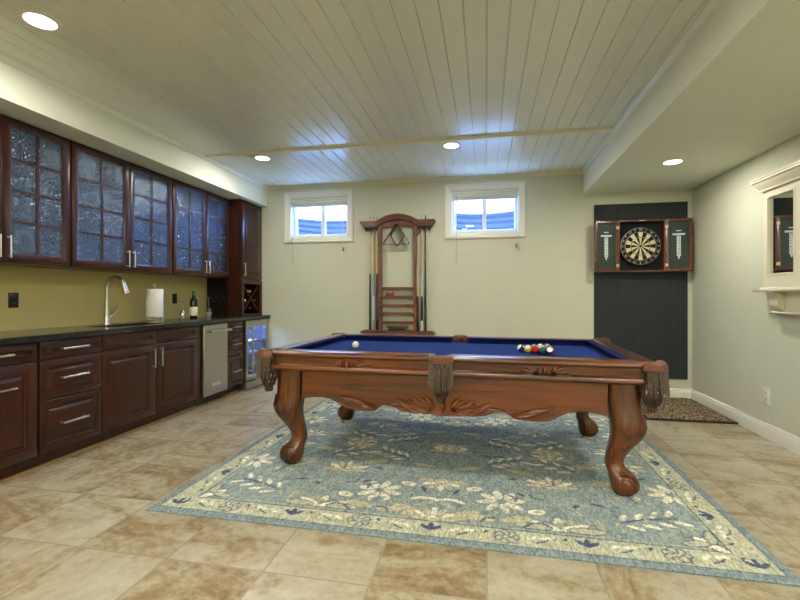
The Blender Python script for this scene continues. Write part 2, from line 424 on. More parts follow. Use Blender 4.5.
# ------------------------------------------------------------------ kitchen run on the left
XF = -2.98                                        # faces of the base fronts
def raised(m, y0, y1, z0, z1, xb, st=.055, flat=False):
    L = [(0, 0), (0, .018), (.004, .021), (st - .014, .021), (st - .010, .023), (st - .004, .021), (st, .010), (st + .006, .006)]
    if not flat: L += [(st + .014, .005), (st + .034, .020), (st + .037, .0205)]
    m.plate(y0, y1, z0, z1, L, xb)
def bar_handle(p0, p1, parent, out=.032, r=.0068, name='handle'):
    p0, p1 = Vector(p0), Vector(p1); d = (p1 - p0).normalized(); o = Vector((out, 0, 0))
    s = MB()
    s.cyl(p0 + o - d * .012, p1 + o + d * .012, r, seg=10)
    s.cyl(p0 - o * .15, p0 + o, r * .9, seg=8); s.cyl(p1 - o * .15, p1 + o, r * .9, seg=8)
    return s.build(name, NICKEL, parent)
def carcass(name, label, y0, y1, z0, z1, x0, x1, toe=True, sink=False):
    t = thing(name, label, 'cabinet', (x1, (y0 + y1) / 2, 0))
    s = MB(); h = (y1 - y0) / 2
    if sink:
        s.box(x0 - x1 + .004, -.022, -h + .0005, h - .0005, z0, .685)
        s.box(-.070, -.022, -h + .0005, h - .0005, .685, z1); s.box(x0 - x1 + .004, -.39, -h + .0005, h - .0005, .685, z1)
        s.box(-.39, -.070, -h + .0005, -.40, .685, z1); s.box(-.39, -.070, .24, h - .0005, .685, z1)
    else: s.box(x0 - x1 + .004, -.022, -h + .0005, h - .0005, z0, z1)
    if toe: s.box(x0 - x1 + .004, -.09, -h, h, 0, z0)
    s.build('body', CHERRY, t, smooth=False); return t
def drawer(t, y0, y1, z0, z1, handle=True, st=.05, name='drawer'):
    s = MB(); raised(s, y0, y1, z0, z1, -.021, st)
    d = s.build(name, CHERRYH, t)
    if handle:
        c = (y0 + y1) / 2; zc = (z0 + z1) / 2; hl = min(.09, (y1 - y0) * .22)
        bar_handle((0, c - hl, zc), (0, c + hl, zc), d, r=.008)
    return d
def door(t, y0, y1, z0, z1, hy=None, hz=None, horiz=False):
    s = MB(); raised(s, y0, y1, z0, z1, -.021, .068)
    d = s.build('door', CHERRY, t)
    if hy is not None:
        if horiz: bar_handle((0, hy - .09, hz), (0, hy + .09, hz), d)
        else: bar_handle((0, hy, hz), (0, hy, hz + .15), d)
    return d
ZB, ZT = .11, .895
zr = [(.765, .885), (.485, .752), (.118, .472)]
t = carcass('base_cabinet', 'dark cherry base cabinet with one drawer over a door at the left photo edge', 1.86, 2.42, ZB, ZT, XL, XF)
h = .28; drawer(t, -h + .008, h - .006, *zr[0]); door(t, -h + .008, h - .006, .118, .752, .02, .607, True)
t = carcass('base_cabinet', 'dark cherry cabinet with a stack of three drawers left of the sink', 2.42, 2.918, ZB, ZT, XL, XF)
h = .249
for z in zr: drawer(t, -h + .012, h - .004, *z)
t = carcass('base_cabinet', 'wide dark cherry cabinet with two doors below the faucet', 2.918, 4.085, ZB, ZT, XL, XF, sink=True)
h = .5835; c = -.0065
drawer(t, -h + .006, c - .003, *zr[0], handle=False, name='false_front'); drawer(t, c + .003, h - .004, *zr[0], handle=False, name='false_front')
door(t, -h + .006, c - .003, .118, .752, c - .045, .56); door(t, c + .003, h - .004, .118, .752, c + .045, .56)
s = MB(); s.box(XL + .004, XF - .02, 4.0855, 4.155, ZB, ZT); s.box(XL + .004, XF - .09, 4.0855, 4.155, 0, ZB)
tag(s.build('filler_panel', CHERRY, smooth=False), 'narrow dark cherry filler panel left of the stainless dishwasher', 'cabinet panel')
# dishwasher
t = thing('dishwasher', 'narrow stainless steel dishwasher with a bar handle under the counter', 'dishwasher', (XF, 4.39, 0))
s = MB(); s.box(-.56, -.03, -.222, .222, .11, .893); s.box(-.56, -.09, -.222, .222, .01, .11); s.build('tub', BLACK, t, smooth=False)
s = MB(); s.box(-.029, .012, -.218, .218, .108, .885); s.build('door', STEEL, t, bev=.006)
bar_handle((.012, -.16, .812), (.012, .2, .812), t, .05, .015)
s = MB(); s.box(.0122, .0152, -.075, .075, .2, .236); s.build('badge', plain('pale badge', (222, 214, 202), .3, .4), t, bev=.001, label='pale metal badge')
t = carcass('base_cabinet', 'narrow dark cherry cabinet with three drawers between dishwasher and wine fridge', 4.62, 4.965, ZB, ZT, XL, XF)
h = .1725
for z in zr: drawer(t, -h + .008, h - .008, *z, st=.045)
# wine fridge
t = thing('wine_fridge', 'stainless wine fridge with a blue lit glass door at the end of the counter', 'wine fridge', (XF + .02, 5.27, 0))
s = MB(); h = .285
s.box(-.56, -.05, -h, -h + .03, .1, .89); s.box(-.56, -.05, h - .03, h, .1, .89); s.box(-.56, -.53, -h + .03, h - .03, .1, .89)
s.box(-.53, -.05, -h + .03, h - .03, .1, .14); s.box(-.53, -.05, -h + .03, h - .03, .85, .89); s.box(-.5, -.09, -h + .03, h - .03, .0, .1)
s.build('body', plain('dark fridge lining', (64, 70, 84), .5), t, smooth=False)
s = MB(); rings = []
for ins, x in [(0, -.048), (0, .0), (.004, .004), (.052, .004), (.058, 0), (.058, -.048)]:
    a, b2, z0, z1 = -h + ins, h - ins, .11 + ins * 1.4, .888 - ins * 1.5
    rings.append([(x, a, z0), (x, b2, z0), (x, b2, z1), (x, a, z1)])
s.loft(rings, loop=True); dr = s.build('door', STEEL, t)
s = MB(); s.box(-.03, -.022, -h + .058, h - .058, .19, .80); s.build('pane', FRIDGEGLASS, dr, smooth=False)
bar_handle((.004, -h + .085, .24), (.004, -h + .085, .79), dr, .045, .014)
s = MB(); s.box(-.06, .0, -h + .004, h - .004, .015, .1)
for q in range(5): s.box(0, .006, -h + .02, h - .02, .022 + q * .015, .030 + q * .015)
s.build('grille', STEEL, t, smooth=False)
for z in (.3, .45, .6):
    s = MB()
    for q in range(9): s.cyl((-.5, -.22 + q * .055, z), (-.08, -.22 + q * .055, z), .004, seg=6)
    s.box(-.09, -.07, -.252, .252, z - .012, z + .012); s.build('rack', NICKEL, t)
s = MB(); s.box(-.12, -.08, -.2, .2, .842, .8495); s.build('led_strip', emit('blue led', (.25, .42, 1, 1), 14), t, smooth=False)
l = bpy.data.lights.new('fridge led', 'AREA'); l.shape = 'RECTANGLE'; l.size = .3; l.size_y = .36; l.energy = 16; l.color = (.3, .45, 1)
o = bpy.data.objects.new('fridge led', l); C.objects.link(o); o.location = (XF + .02 - .28, 5.27, .838)
WINEGLASSG = plain('dark green bottle glass', (20, 32, 20), .08, var=.05, coat=.5)
def bottle_prof(s=1.0): return [(.001, 0), (.034 * s, .001), (.037 * s, .006), (.037 * s, .185), (.034 * s, .205), (.02 * s, .228), (.0145 * s, .245), (.0138 * s, .29), (.0155 * s, .291), (.0155 * s, .303), (.001, .304)]
lay = Matrix.Rotation(R(90), 3, 'Y')
for k, (y, z, cc, lb) in enumerate([(5.16, .345, (180, 186, 196), 'pale capped bottle lying on the lowest rack inside the wine fridge'), (5.33, .495, (40, 60, 44), 'bottle lying on the middle rack inside the wine fridge'), (5.19, .645, (70, 40, 50), 'bottle lying on the top rack inside the wine fridge')]):
    s = MB(); s.lathe(bottle_prof(), 16, (0, 0, 0), lay)
    o = s.build('wine_bottle', plain('bottle tint %d' % k, cc, .1, coat=.4), loc=(-3.40, y, z)); tag(o, lb, 'bottle')
# countertop with sink cut-out
CT = MB(); z0, z1 = .897, .937; xs0, xs1, ys0, ys1 = -3.36, -3.06, 3.12, 3.72
CT.box(XL, -2.935, 1.86, ys0, z0, z1); CT.box(XL, -2.935, ys1, YB - .002, z0, z1); CT.box(XL, xs0, ys0, ys1, z0, z1); CT.box(xs1, -2.935, ys0, ys1, z0, z1)
tag(CT.build('countertop', GRANITE, smooth=False), 'long dark granite countertop running along the left wall', 'countertop')
s = MB(); rings = []
for (ins, z) in [(-.012, .8965), (-.012, .8955), (0, .8955), (.006, .72), (.04, .7), (.14, .698)]:
    rings.append([(xs0 + ins, ys0 + ins, z), (xs1 - ins, ys0 + ins, z), (xs1 - ins, ys1 - ins, z), (xs0 + ins, ys1 - ins, z)])
s.loft(rings); tag(s.build('sink', STEEL), 'stainless sink basin set into the dark granite counter', 'sink')
# faucet
t = thing('faucet', 'tall brushed nickel gooseneck faucet beside the sink', 'faucet', (-3.43, 3.41, .937))
s = MB(); s.lathe([(.001, 0), (.028, 0), (.028, .006), (.024, .012), (.022, .09), (.018, .2), (.0125, .28), (.001, .281)], 20)
pts = [(0, 0, .2), (0, 0, .34)] + [(.09 - .09 * math.cos(PI * k / 12), .012 * k / 12, .34 + .095 * math.sin(PI * k / 12)) for k in range(1, 11)]
s.tube(pts, .0155, 12); s.build('spout', NICKEL, t)
s = MB(); a = Vector(pts[-1]); b2 = a + Vector((.03, .004, -.105)); s.tube([a + (a - b2) * .05, a + (b2 - a) * .3, b2], [.0165, .018, .024], 14); s.build('spray_head', NICKEL, t)
s = MB(); s.tube([(0, .015, .06), (.005, .05, .075), (.012, .085, .11), (.018, .115, .155)], [.02, .017, .012, .007], 10); s.build('lever', NICKEL, t)
# paper towel
t = thing('paper_towel_holder', 'white paper towel roll upright on a holder right of the faucet', 'paper towel', (-3.37, 3.93, .937))
s = MB(); s.lathe([(.001, 0), (.088, 0), (.088, .008), (.08, .012), (.001, .013)], 28)
for k in range(14):
    a = 2 * PI * k / 14; s.cyl((.084 * math.cos(a), .084 * math.sin(a), .008), (.084 * math.cos(a), .084 * math.sin(a), .045), .004, seg=6)
s.tube([(.084 * math.cos(2 * PI * k / 28), .084 * math.sin(2 * PI * k / 28), .045) for k in range(28)], .004, 6, loop=True)
s.cyl((0, 0, .01), (0, 0, .375), .006); s.sphere((0, 0, .375), .013, 12, 8); s.build('stand', NICKEL, t)
s = MB(); s.lathe([(.02, .05), (.078, .05), (.08, .053), (.08, .332), (.078, .335), (.02, .335)], 32); s.build('roll', PAPER, t)
# glasses, bottle, tray
def inv_glass(name, label, loc, bowl, hh):
    s = MB(); s.lathe([(bowl * .8, 0), (bowl, hh * .22), (bowl * .9, hh * .36), (bowl * .4, hh * .46), (.005, hh * .52), (.004, hh * .9), (.01, hh * .96), (.036, hh * .99), (.036, hh), (.002, hh)], 20)
    tag(s.build(name, CLEAR, loc=loc), label, 'glass')
inv_glass('wine_glass', 'clear wine glass upside down between the paper towel and the dark bottle', (-3.36, 4.34, .937), .036, .205)
inv_glass('wine_glass', 'clear wine glass upside down right of the dark bottle', (-3.31, 4.74, .937), .04, .245)
t = thing('wine_bottle', 'dark green wine bottle with a cream label standing on the counter', 'bottle', (-3.36, 4.53, .937))
s = MB(); s.lathe([(r * 1.12, z * 1.06) for r, z in bottle_prof()], 24); s.build('glass_body', WINEGLASSG, t)
s = MB(); s.lathe([(.0420, .035), (.0425, .036), (.0425, .135), (.0420, .136)], 24); s.build('paper_label', plain('cream paper', (226, 222, 200), .7), t, label='cream paper label')
s = MB(); s.lathe([(.0165, .265), (.0182, .266), (.0182, .322), (.001, .3235)], 18); s.build('foil_cap', plain('silver green foil', (96, 104, 92), .3, .6), t)
t = thing('serving_tray', 'dark oval-cornered metal tray leaning on the tall cabinet side behind glasses', 'tray', (-3.40, 5.02, .937))
s = MB()
rr = [(-.12, 0), (.12, 0), (.135, .02), (.14, .22), (.135, .39), (.1, .44), (0, .455), (-.1, .44), (-.135, .39), (-.14, .22), (-.135, .02)]
s.loft([[(x, .012, z) for x, z in rr], [(x, 0, z) for x, z in rr], [(x * .86, .004, .02 + z * .92) for x, z in rr], [(x * .8, .008, .04 + z * .84) for x, z in rr]])
s.build('plate', plain('dark bronze', (34, 32, 30), .3, .6, .3, 40, .4), t, rot=(R(-4), 0, 0))
s = MB()
for sx in (-1, 1):
    s.tube([(sx * .05 + sx * .05 * math.cos(a) * (1 - a / 9), -.004, .23 + .1 * math.sin(a) * (1 - a / 9)) for a in [q * .35 for q in range(22)]], .006, 6)
    s.tube([(sx * .1, -.004, .06), (sx * .06, -.006, .1), (sx * .02, -.006, .07)], .006, 6)
s.build('scrollwork', plain('aged metal scroll', (44, 42, 40), .35, .6), t, rot=(R(-4), 0, 0))
# outlets
def outlet(label, cat, loc, rot, body, slot, sc=1):
    t = thing('wall_outlet', label, 'outlet', loc, rot); t.scale = (1, sc, sc)
    s = MB(); s.plate(-.036, .036, -.058, .058, [(0, 0), (0, .004), (.003, .006)], 0); s.build('cover_plate', body, t)
    for dz in (-.024, .024):
        s = MB(); s.plate(-.017, .017, dz - .014, dz + .014, [(0, .005), (.0, .008), (.002, .0085)], 0); r = s.build('socket', body, t)
        s = MB(); s.box(.0085, .0092, -.008, -.005, dz - .004, dz + .007); s.box(.0085, .0092, .005, .008, dz - .004, dz + .007); s.build('slot', slot, r, smooth=False)
SLOT = plain('dark slot', (60, 60, 62), .5)
outlet('black wall outlet on the khaki backsplash at the left photo edge', 'outlet', (XL, 2.70, 1.168), 0, BLACK, plain('grey slot', (120, 124, 130), .4))
outlet('black wall outlet on the backsplash right of the paper towel', 'outlet', (XL, 4.463, 1.17), 0, BLACK, SLOT)
outlet('white wall outlet low on the right wall above the baseboard', 'outlet', (XR, 4.21, .352), PI, WHITEPL, SLOT, 1.25)

# upper cabinets with seeded glass
ZU0, ZU1 = 1.43, ZS - .002
XU = -3.225
def upper(label, y0, y1, doors):
    t = thing('wall_cabinet', label, 'cabinet', (XU, (y0 + y1) / 2, 0))
    h = (y1 - y0) / 2; x0 = XL - XU; yc = (y0 + y1) / 2
    s = MB(); s.box(x0, -.022, -h, -h + .018, ZU0, ZU1); s.box(x0, -.022, h - .018, h, ZU0, ZU1); s.box(x0, x0 + .012, -h + .018, h - .018, ZU0, ZU1)
    s.box(x0 + .012, -.022, -h + .018, h - .018, ZU0, ZU0 + .018); s.box(x0 + .012, -.022, -h + .018, h - .018, ZU1 - .03, ZU1)
    s.box(-.03, -.022, -.02, .02, ZU0 + .018, ZU1 - .03)
    s.build('body', CHERRY, t, smooth=False)
    s = MB()
    for z in (1.76, 2.08): s.box(x0 + .012, -.05, -h + .02, h - .02, z, z + .018)
    s.build('shelf', CHERRY, t, smooth=False)
    for (a, b, side) in doors:
        a -= yc; b -= yc; z0, z1 = ZU0 + .012, ZU1 - .012; st = .06
        s = MB(); rings = []
        for ins, x in [(0, -.021), (0, -.002), (.004, 0), (st - .016, 0), (st - .008, -.005), (st, -.008), (st, -.021)]:
            rings.append([(x, a + ins, z0 + ins), (x, b - ins, z0 + ins), (x, b - ins, z1 - ins), (x, a + ins, z1 - ins)])
        s.loft(rings, loop=True)
        d = s.build('door', CHERRY, t)
        s = MB(); m = (a + b) / 2
        s.box(-.018, -.006, m - .009, m + .009, z0 + st, z1 - st)
        for q in (1, 2, 3):
            zq = z0 + st + (z1 - z0 - 2 * st) * q / 4; s.box(-.0175, -.0065, a + st, b - st, zq - .009, zq + .009)
        s.build('glazing_bars', CHERRY, d, smooth=False)
        s = MB(); s.box(-.0145, -.0105, a + st - .004, b - st + .004, z0 + st - .004, z1 - st + .004); s.build('pane', SEEDY, d, smooth=False)
        hy = (a + .03) if side == 'l' else (b - .03)
        bar_handle((0, hy, 1.475), (0, hy, 1.605), d, .03, .005)
    return t
upper('dark cherry wall cabinet with seeded glass doors cut by the left photo edge', 1.87, 2.872, [(1.88, 2.376, 'r'), (2.38, 2.866, 'l')])
upper('dark cherry wall cabinet with two seeded glass doors above the faucet', 2.875, 4.017, [(2.885, 3.453, 'r'), (3.457, 4.010, 'l')])
upper('dark cherry glass door wall cabinet above the bottle next to the tall unit', 4.02, 5.06, [(4.03, 4.570, 'r'), (4.574, 5.052, 'l')])
# tall unit standing on the counter with the lattice cubby
t = thing('wine_cabinet', 'tall dark cherry cabinet with a panel door over an X wine lattice', 'cabinet', (-3.06, 5.32, .938))
x0 = XL + 3.06; h = .253; zt = ZS - .002 - .938
s = MB(); s.box(x0, -.022, -h, -h + .02, 0, zt); s.box(x0, -.022, h - .02, h, 0, zt); s.box(x0, x0 + .014, -h + .02, h - .02, 0, zt)
s.box(x0 + .014, -.022, -h + .02, h - .02, 0, .02); s.box(x0 + .014, -.022, -h + .02, h - .02, .445, .49); s.box(x0 + .014, -.022, -h + .02, h - .02, zt - .05, zt)
s.build('body', CHERRY, t, smooth=False)
s = MB(); rings = []
for ins, x in [(0, -.0215), (0, 0), (.045, 0), (.05, -.004), (.05, -.0215)]:
    rings.append([(x, -h + ins, ins * .6), (x, h - ins, ins * .6), (x, h - ins, .47 - ins), (x, -h + ins, .47 - ins)])
s.loft(rings, loop=True); s.build('face_frame', CHERRY, t)
s = MB()
for sg in (-1, 1):
    a = math.atan2(.38, .4); d = Vector((0, math.cos(a), sg * math.sin(a))); n = Vector((0, -d.z, d.y))
    c = Vector((0, 0, .228)); L2 = .272
    pts = [c + d * L2 + n * .006, c + d * L2 - n * .006, c - d * L2 - n * .006, c - d * L2 + n * .006]
    s.loft([[(x0 + .02 if False else -.30, p.y, p.z) for p in pts], [(-.024 - (.001 if sg > 0 else 0), p.y, p.z) for p in pts]])
s.build('lattice', CHERRY, t, smooth=False)
s = MB(); raised(s, -h + .006, h - .006, .485, zt - .01, -.021, .065); d = s.build('door', CHERRY, t)
bar_handle((0, -h + .035, .535), (0, -h + .035, .675), d, .03, .005)
for k, (y, z, cc, lb) in enumerate([(5.32, .938 + .325, (190, 186, 176), 'silver capped bottle end in the top gap of the wine lattice'), (5.20, .938 + .205, (214, 206, 186), 'pale capped bottle end in the left gap of the wine lattice'),
                                    (5.44, .938 + .205, (128, 60, 52), 'red capped bottle end in the right gap of the wine lattice'), (5.32, .938 + .10, (54, 44, 44), 'dark capped bottle end in the bottom gap of the wine lattice')]):
    b = thing('wine_bottle', lb, 'bottle', (-3.40, y, z))
    s = MB(); s.lathe([(r * .95, q) for r, q in bottle_prof()], 16, (0, 0, 0), lay); s.build('glass_body', WINEGLASSG, b)
    s = MB(); s.lathe([(.0148, .262), (.0166, .263), (.0166, .305), (.001, .307)], 14, (0, 0, 0), lay); s.build('foil_cap', plain('foil %d' % k, cc, .35, .3), b)

# ------------------------------------------------------------------ cue rack on the back wall
YK = YB - .001
t = thing('wall_cue_rack', 'red brown wooden wall cue rack with an arched crown and shelves between the windows', 'cue rack', (-1.125, YK, .72))
# crown profile along x with an arch; z relative to .72
def crown_z(x):
    ax = abs(x)
    return .085 * (1 - (ax / .27) ** 2) if ax < .27 else 0
xsn = [-.50 + k * .02 for k in range(51)]
def crown(m, zlo, zhi, dep, w):
    xs = [max(-w, min(w, x)) for x in xsn]; rings = []
    for x in xs:
        c = crown_z(x); rings.append([(x, 0, zlo + c), (x, -dep, zlo + c), (x, -dep, zhi + c), (x, 0, zhi + c)])
    m.loft(rings)
s = MB(); crown(s, 1.43, 1.452, .125, .49); crown(s, 1.407, 1.43, .112, .475); crown(s, 1.385, 1.407, .095, .455)
s.build('crown', RACK, t)
s = MB(); pts = [(-.27, 1.30), (-.27, 1.386)] + [(-.27 + .54 * k / 20, 1.384 + crown_z(-.27 + .54 * k / 20)) for k in range(21)] + [(.27, 1.386), (.27, 1.30), (.25, 1.36), (.12, 1.385), (0, 1.39), (-.12, 1.385), (-.25, 1.36)]
s.prism(pts, 'xz', -.05, -.03); s.build('crown_panel', RACK, t)
for sx in (-1, 1):
    s = MB(); s.box(sx * .232 - .02, sx * .232 + .02, -.075, 0, .03, 1.384); s.build('post', RACK, t, bev=.003)
    s = MB(); s.prism([(sx * .254, 1.30), (sx * .262, 1.25), (sx * .285, 1.29), (sx * .32, 1.345), (sx * .33, 1.384), (sx * .254, 1.384)], 'xz', -.06, -.03); s.build('bracket', RACK, t)
    s = MB(); s.box(min(sx * .254, sx * .45), max(sx * .254, sx * .45), -.085, 0, 1.365, 1.384)
    for k in range(4): s.lathe([(.014, 1.33), (.016, 1.33), (.016, 1.365), (.014, 1.365)], 12, (sx * (.278 + .047 * k), -.055, 0))
    s.build('cue_clip', plain('dark clip', (40, 24, 18), .5), t)
for z in (.58, .47, .36, .255, .14):
    s = MB(); s.box(-.212, .212, -.08, 0, z - .008, z + .008); s.box(-.212, .212, -.086, -.078, z - .008, z + .016); s.build('shelf', RACK, t, smooth=False)
s = MB(); s.box(-.49, .49, -.11, 0, 0, .018); s.prism([(-.47, .018), (.47, .018), (.46, .034), (-.46, .034)], 'xz', -.1, 0); s.build('base', RACK, t, bev=.003)
# cues
PALE = wood('maple shaft', (200, 170, 110), (222, 196, 140), 2, .3, .3)
def cue(x, label, shaft, butt, wrap, L=1.47, yo=-.055, z0=.755, lean=0):
    c = thing('pool_cue', label, 'cue', (x, YK + yo, z0), 0)
    c.rotation_euler = (0, lean, 0)
    j = L * .5
    s = MB(); s.lathe([(.0068, j), (.0105, j), (.0066, L - .02), (.0062, L)], 12); s.build('shaft', shaft, c)
    s = MB(); s.lathe([(.001, L), (.0062, L), (.0055, L + .01), (.001, L + .012)], 10); s.build('tip', plain('blue tip', (60, 74, 96), .8), c)
    s = MB(); s.lathe([(.012, 0), (.0152, .003), (.0145, .12), (.014, .13)], 14); s.lathe([(.0132, .44), (.0105, j)], 14); s.build('butt', butt, c)
    s = MB(); s.lathe([(.0145, .13), (.0135, .44)], 14); s.build('wrap', wrap, c)
BUTTB = plain('black cue lacquer', (20, 20, 24), .2, coat=.5); WRAPW = plain('pale cue wrap', (196, 200, 206), .5, var=.2, scale=200); BUTTS = plain('silver cue lacquer', (150, 156, 168), .25, coat=.4)
cue(-1.492, 'cue with pale shaft and black butt, outermost left in the wall rack', PALE, BUTTB, BUTTB)
cue(-1.446, 'cue with pale shaft and silver white butt, second from left in the rack', PALE, BUTTS, WRAPW)
cue(-1.399, 'cue with pale shaft and black butt against the left rack post', PALE, BUTTB, plain('grey wrap', (70, 72, 80), .6))
cue(-.852, 'short cue with a thick pale shaft leaning by the right rack post', PALE, BUTTB, plain('brown wrap', (60, 40, 34), .6), L=.84, lean=R(-1.2))
cue(-.806, 'cue with pale shaft and white and black butt, right side of the rack', PALE, WRAPW, BUTTB)
cue(-.759, 'all black cue, outermost right in the wall rack', BUTTB, BUTTB, BUTTB)
# racks hanging from the crown
RKD = wood('dark rack wood', (44, 26, 18), (70, 42, 28), 2, .4, .2, 50)
def ball_rack(name, label, pts, y, mat):
    s = MB(); n = len(pts); path = []
    for i in range(n):
        p, a, b = Vector(pts[i]), Vector(pts[i - 1]), Vector(pts[(i + 1) % n])
        pa = p + (a - p).normalized() * .03; pb = p + (b - p).normalized() * .03
        for k in range(5):
            u = k / 4; path.append((1 - u) ** 2 * pa + 2 * u * (1 - u) * p + u * u * pb)
    cen = sum((Vector(p) for p in pts), Vector((0, 0))) / n
    def ring(off, yy): return [(p[0] + (cen - p).normalized()[0] * off, yy, p[1] + (cen - p).normalized()[1] * off) for p in path]
    s.loft([ring(0, y), ring(0, y - .05), ring(.009, y - .05), ring(.009, y)], loop=True)
    tag(s.build(name, mat), label, 'ball rack')
ball_rack('triangle_ball_rack', 'brown wooden triangle ball rack hanging under the arch of the cue rack', [(-1.130, 2.150), (-1.318, 1.862), (-.952, 1.862)], YK - .06, RKD)
ball_rack('diamond_ball_rack', 'diamond shaped ball rack hanging behind the triangle rack', [(-1.131, 2.140), (-1.231, 1.99), (-1.131, 1.833), (-1.031, 1.99)], YK - .004, RKD)
for x, lb in ((-1.262, 'left one of two red snooker balls on the upper rack shelf'), (-1.195, 'right one of two red snooker balls on the upper rack shelf')):
    s = MB(); s.sphere((0, 0, 0), .027, 16, 10); tag(s.build('snooker_ball', plain('red ball', (172, 58, 44), .2, coat=.4), loc=(x, YK - .042, .72 + .478 + .0272)), lb, 'ball')
t = thing('table_brush', 'dark wooden table brush lying under the lowest shelf of the cue rack', 'brush', (-1.125, YK - .05, .754))
s = MB(); s.loft([[(x, -.022 * w, .03), (x, .022 * w, .03), (x, .018 * w, .03 + .03 * w), (x, -.018 * w, .03 + .03 * w)] for x, w in [(-.15, .4), (-.13, .9), (-.1, 1), (0, .8), (.1, 1), (.13, .9), (.15, .4)]]); s.build('handle', plain('dark brush wood', (46, 24, 16), .4), t)
s = MB(); s.box(-.12, .12, -.016, .016, .0, .031); s.build('bristles', BLACK, t, smooth=False)

# ------------------------------------------------------------------ dart corner
s = MB(); s.box(1.272, 2.284, YB - .014, YB - .001, .235, 2.292)
tag(s.build('backing_panel', CHARCOAL, bev=.003), 'tall charcoal ribbed carpet panel behind the dartboard', 'wall panel')
t = thing('dartboard_cabinet', 'open reddish wooden dartboard cabinet on the charcoal panel', 'dart cabinet', (1.763, YB - .0145, 1.48))
hw, hh, dp = .25, .60, .1
s = MB(); s.box(-hw, -hw + .016, -dp, 0, 0, hh); s.box(hw - .016, hw, -dp, 0, 0, hh); s.box(-hw + .016, hw - .016, -dp, 0, 0, .016); s.box(-hw + .016, hw - .016, -dp, 0, hh - .016, hh)
s.build('body', DARTW, t, smooth=False)
s = MB(); s.box(-hw + .016, hw - .016, -.02, -.001, .016, hh - .016); s.build('lining', plain('black felt', (15, 15, 22), .95, var=.2, scale=100), t, smooth=False)
s = MB(); s.cyl((0, -dp - .004, hh - .012), (0, -dp - .001, hh - .012), .006); s.box(-.03, .03, -dp - .003, -dp, hh - .014, hh - .004); s.build('catch', BRASS, t)
# board
s = MB(); Ry = Matrix.Rotation(R(90), 3, 'X')
s.lathe([(.001, .02), (.225, .02), (.225, .056), (.222, .06), (.001, .06)], 60, (0, 0, 0), Ry)
DBK = plain('dartboard black sisal', (18, 19, 20), .9, var=.15, scale=200)
bd = tag(s.build('dartboard', DBK, loc=(1.763, YB - .0145, 1.48 + .30)), 'round black and cream dartboard inside the open wooden cabinet', 'dartboard')
CREAM = plain('dartboard cream sisal', (218, 208, 160), .9, var=.06, scale=200); RED = plain('dartboard red', (110, 44, 34), .9); GRN = plain('dartboard green', (34, 78, 50), .9)
def sectors(name, mats, r0, r1, y, parent):
    m = MB()
    for k in range(20):
        m.mi = k % 2
        a0, a1 = 2 * PI * (k - .5) / 20, 2 * PI * (k + .5) / 20
        pts = []
        for q in range(4): a = a0 + (a1 - a0) * q / 3; pts.append((r1 * math.sin(a), y, r1 * math.cos(a)))
        for q in range(3, -1, -1): a = a0 + (a1 - a0) * q / 3; pts.append((r0 * math.sin(a), y, r0 * math.cos(a)))
        m._face([m.bm.verts.new(p) for p in pts])
    return m.build(name, mats, parent, smooth=False)
sectors('segments', [CREAM, DBK], .016, .17, -.0605, bd)
sectors('triple_ring', [RED, GRN], .099, .107, -.0608, bd); sectors('double_ring', [RED, GRN], .162, .17, -.0608, bd)
s = MB(); s.lathe([(.001, .0605), (.0159, .0605), (.0159, .061), (.001, .0612)], 16, (0, 0, 0), Ry); s.build('outer_bull', GRN, bd)
s = MB(); s.lathe([(.001, .061), (.0064, .061), (.0064, .0615), (.001, .0616)], 12, (0, 0, 0), Ry); s.build('bullseye', RED, bd)
s = MB()
for r in (.0165, .099, .107, .162, .17, .212): s.tube([(r * math.cos(2 * PI * k / 60), -.0615, r * math.sin(2 * PI * k / 60)) for k in range(60)], .0011 if r < .2 else .0028, 5, loop=True)
for k in range(20):
    a = 2 * PI * (k + .5) / 20; s.cyl((.0165 * math.sin(a), -.0612, .0165 * math.cos(a)), (.17 * math.sin(a), -.0612, .17 * math.cos(a)), .0008, seg=4)
s.build('wire_spider', NICKEL, bd)
def text_mesh(txts, name, mat, parent, size):
    """txts: (string, x, y, z, rot about y); letters face -y"""
    m = MB()
    for (st, x, y, z, ry) in txts:
        cu = bpy.data.curves.new('glyph', 'FONT'); cu.body = st; cu.size = size; cu.align_x = 'CENTER'; cu.align_y = 'CENTER'; cu.extrude = .0004
        ob = bpy.data.objects.new('glyph', cu); C.objects.link(ob)
        dg = bpy.context.evaluated_depsgraph_get(); me = bpy.data.meshes.new_from_object(ob.evaluated_get(dg))
        n0 = len(m.bm.verts); m.bm.from_mesh(me); m.bm.verts.ensure_lookup_table()
        M = Matrix.Translation((x, y, z)) @ Matrix.Rotation(ry, 4, 'Y') @ Matrix.Rotation(R(90), 4, 'X')
        bmesh.ops.transform(m.bm, matrix=M, verts=list(m.bm.verts)[n0:])
        bpy.data.objects.remove(ob); bpy.data.curves.remove(cu); bpy.data.meshes.remove(me)
    return m.build(name, mat, parent, smooth=False)
NUM = plain('pale numerals', (206, 206, 202), .5)
nums = [20, 1, 18, 4, 13, 6, 10, 15, 2, 17, 3, 19, 7, 16, 8, 11, 14, 9, 12, 5]
text_mesh([(str(n), .193 * math.sin(2 * PI * k / 20), -.0625, .193 * math.cos(2 * PI * k / 20), 2 * PI * k / 20) for k, n in enumerate(nums)], 'numerals', NUM, bd, .036)
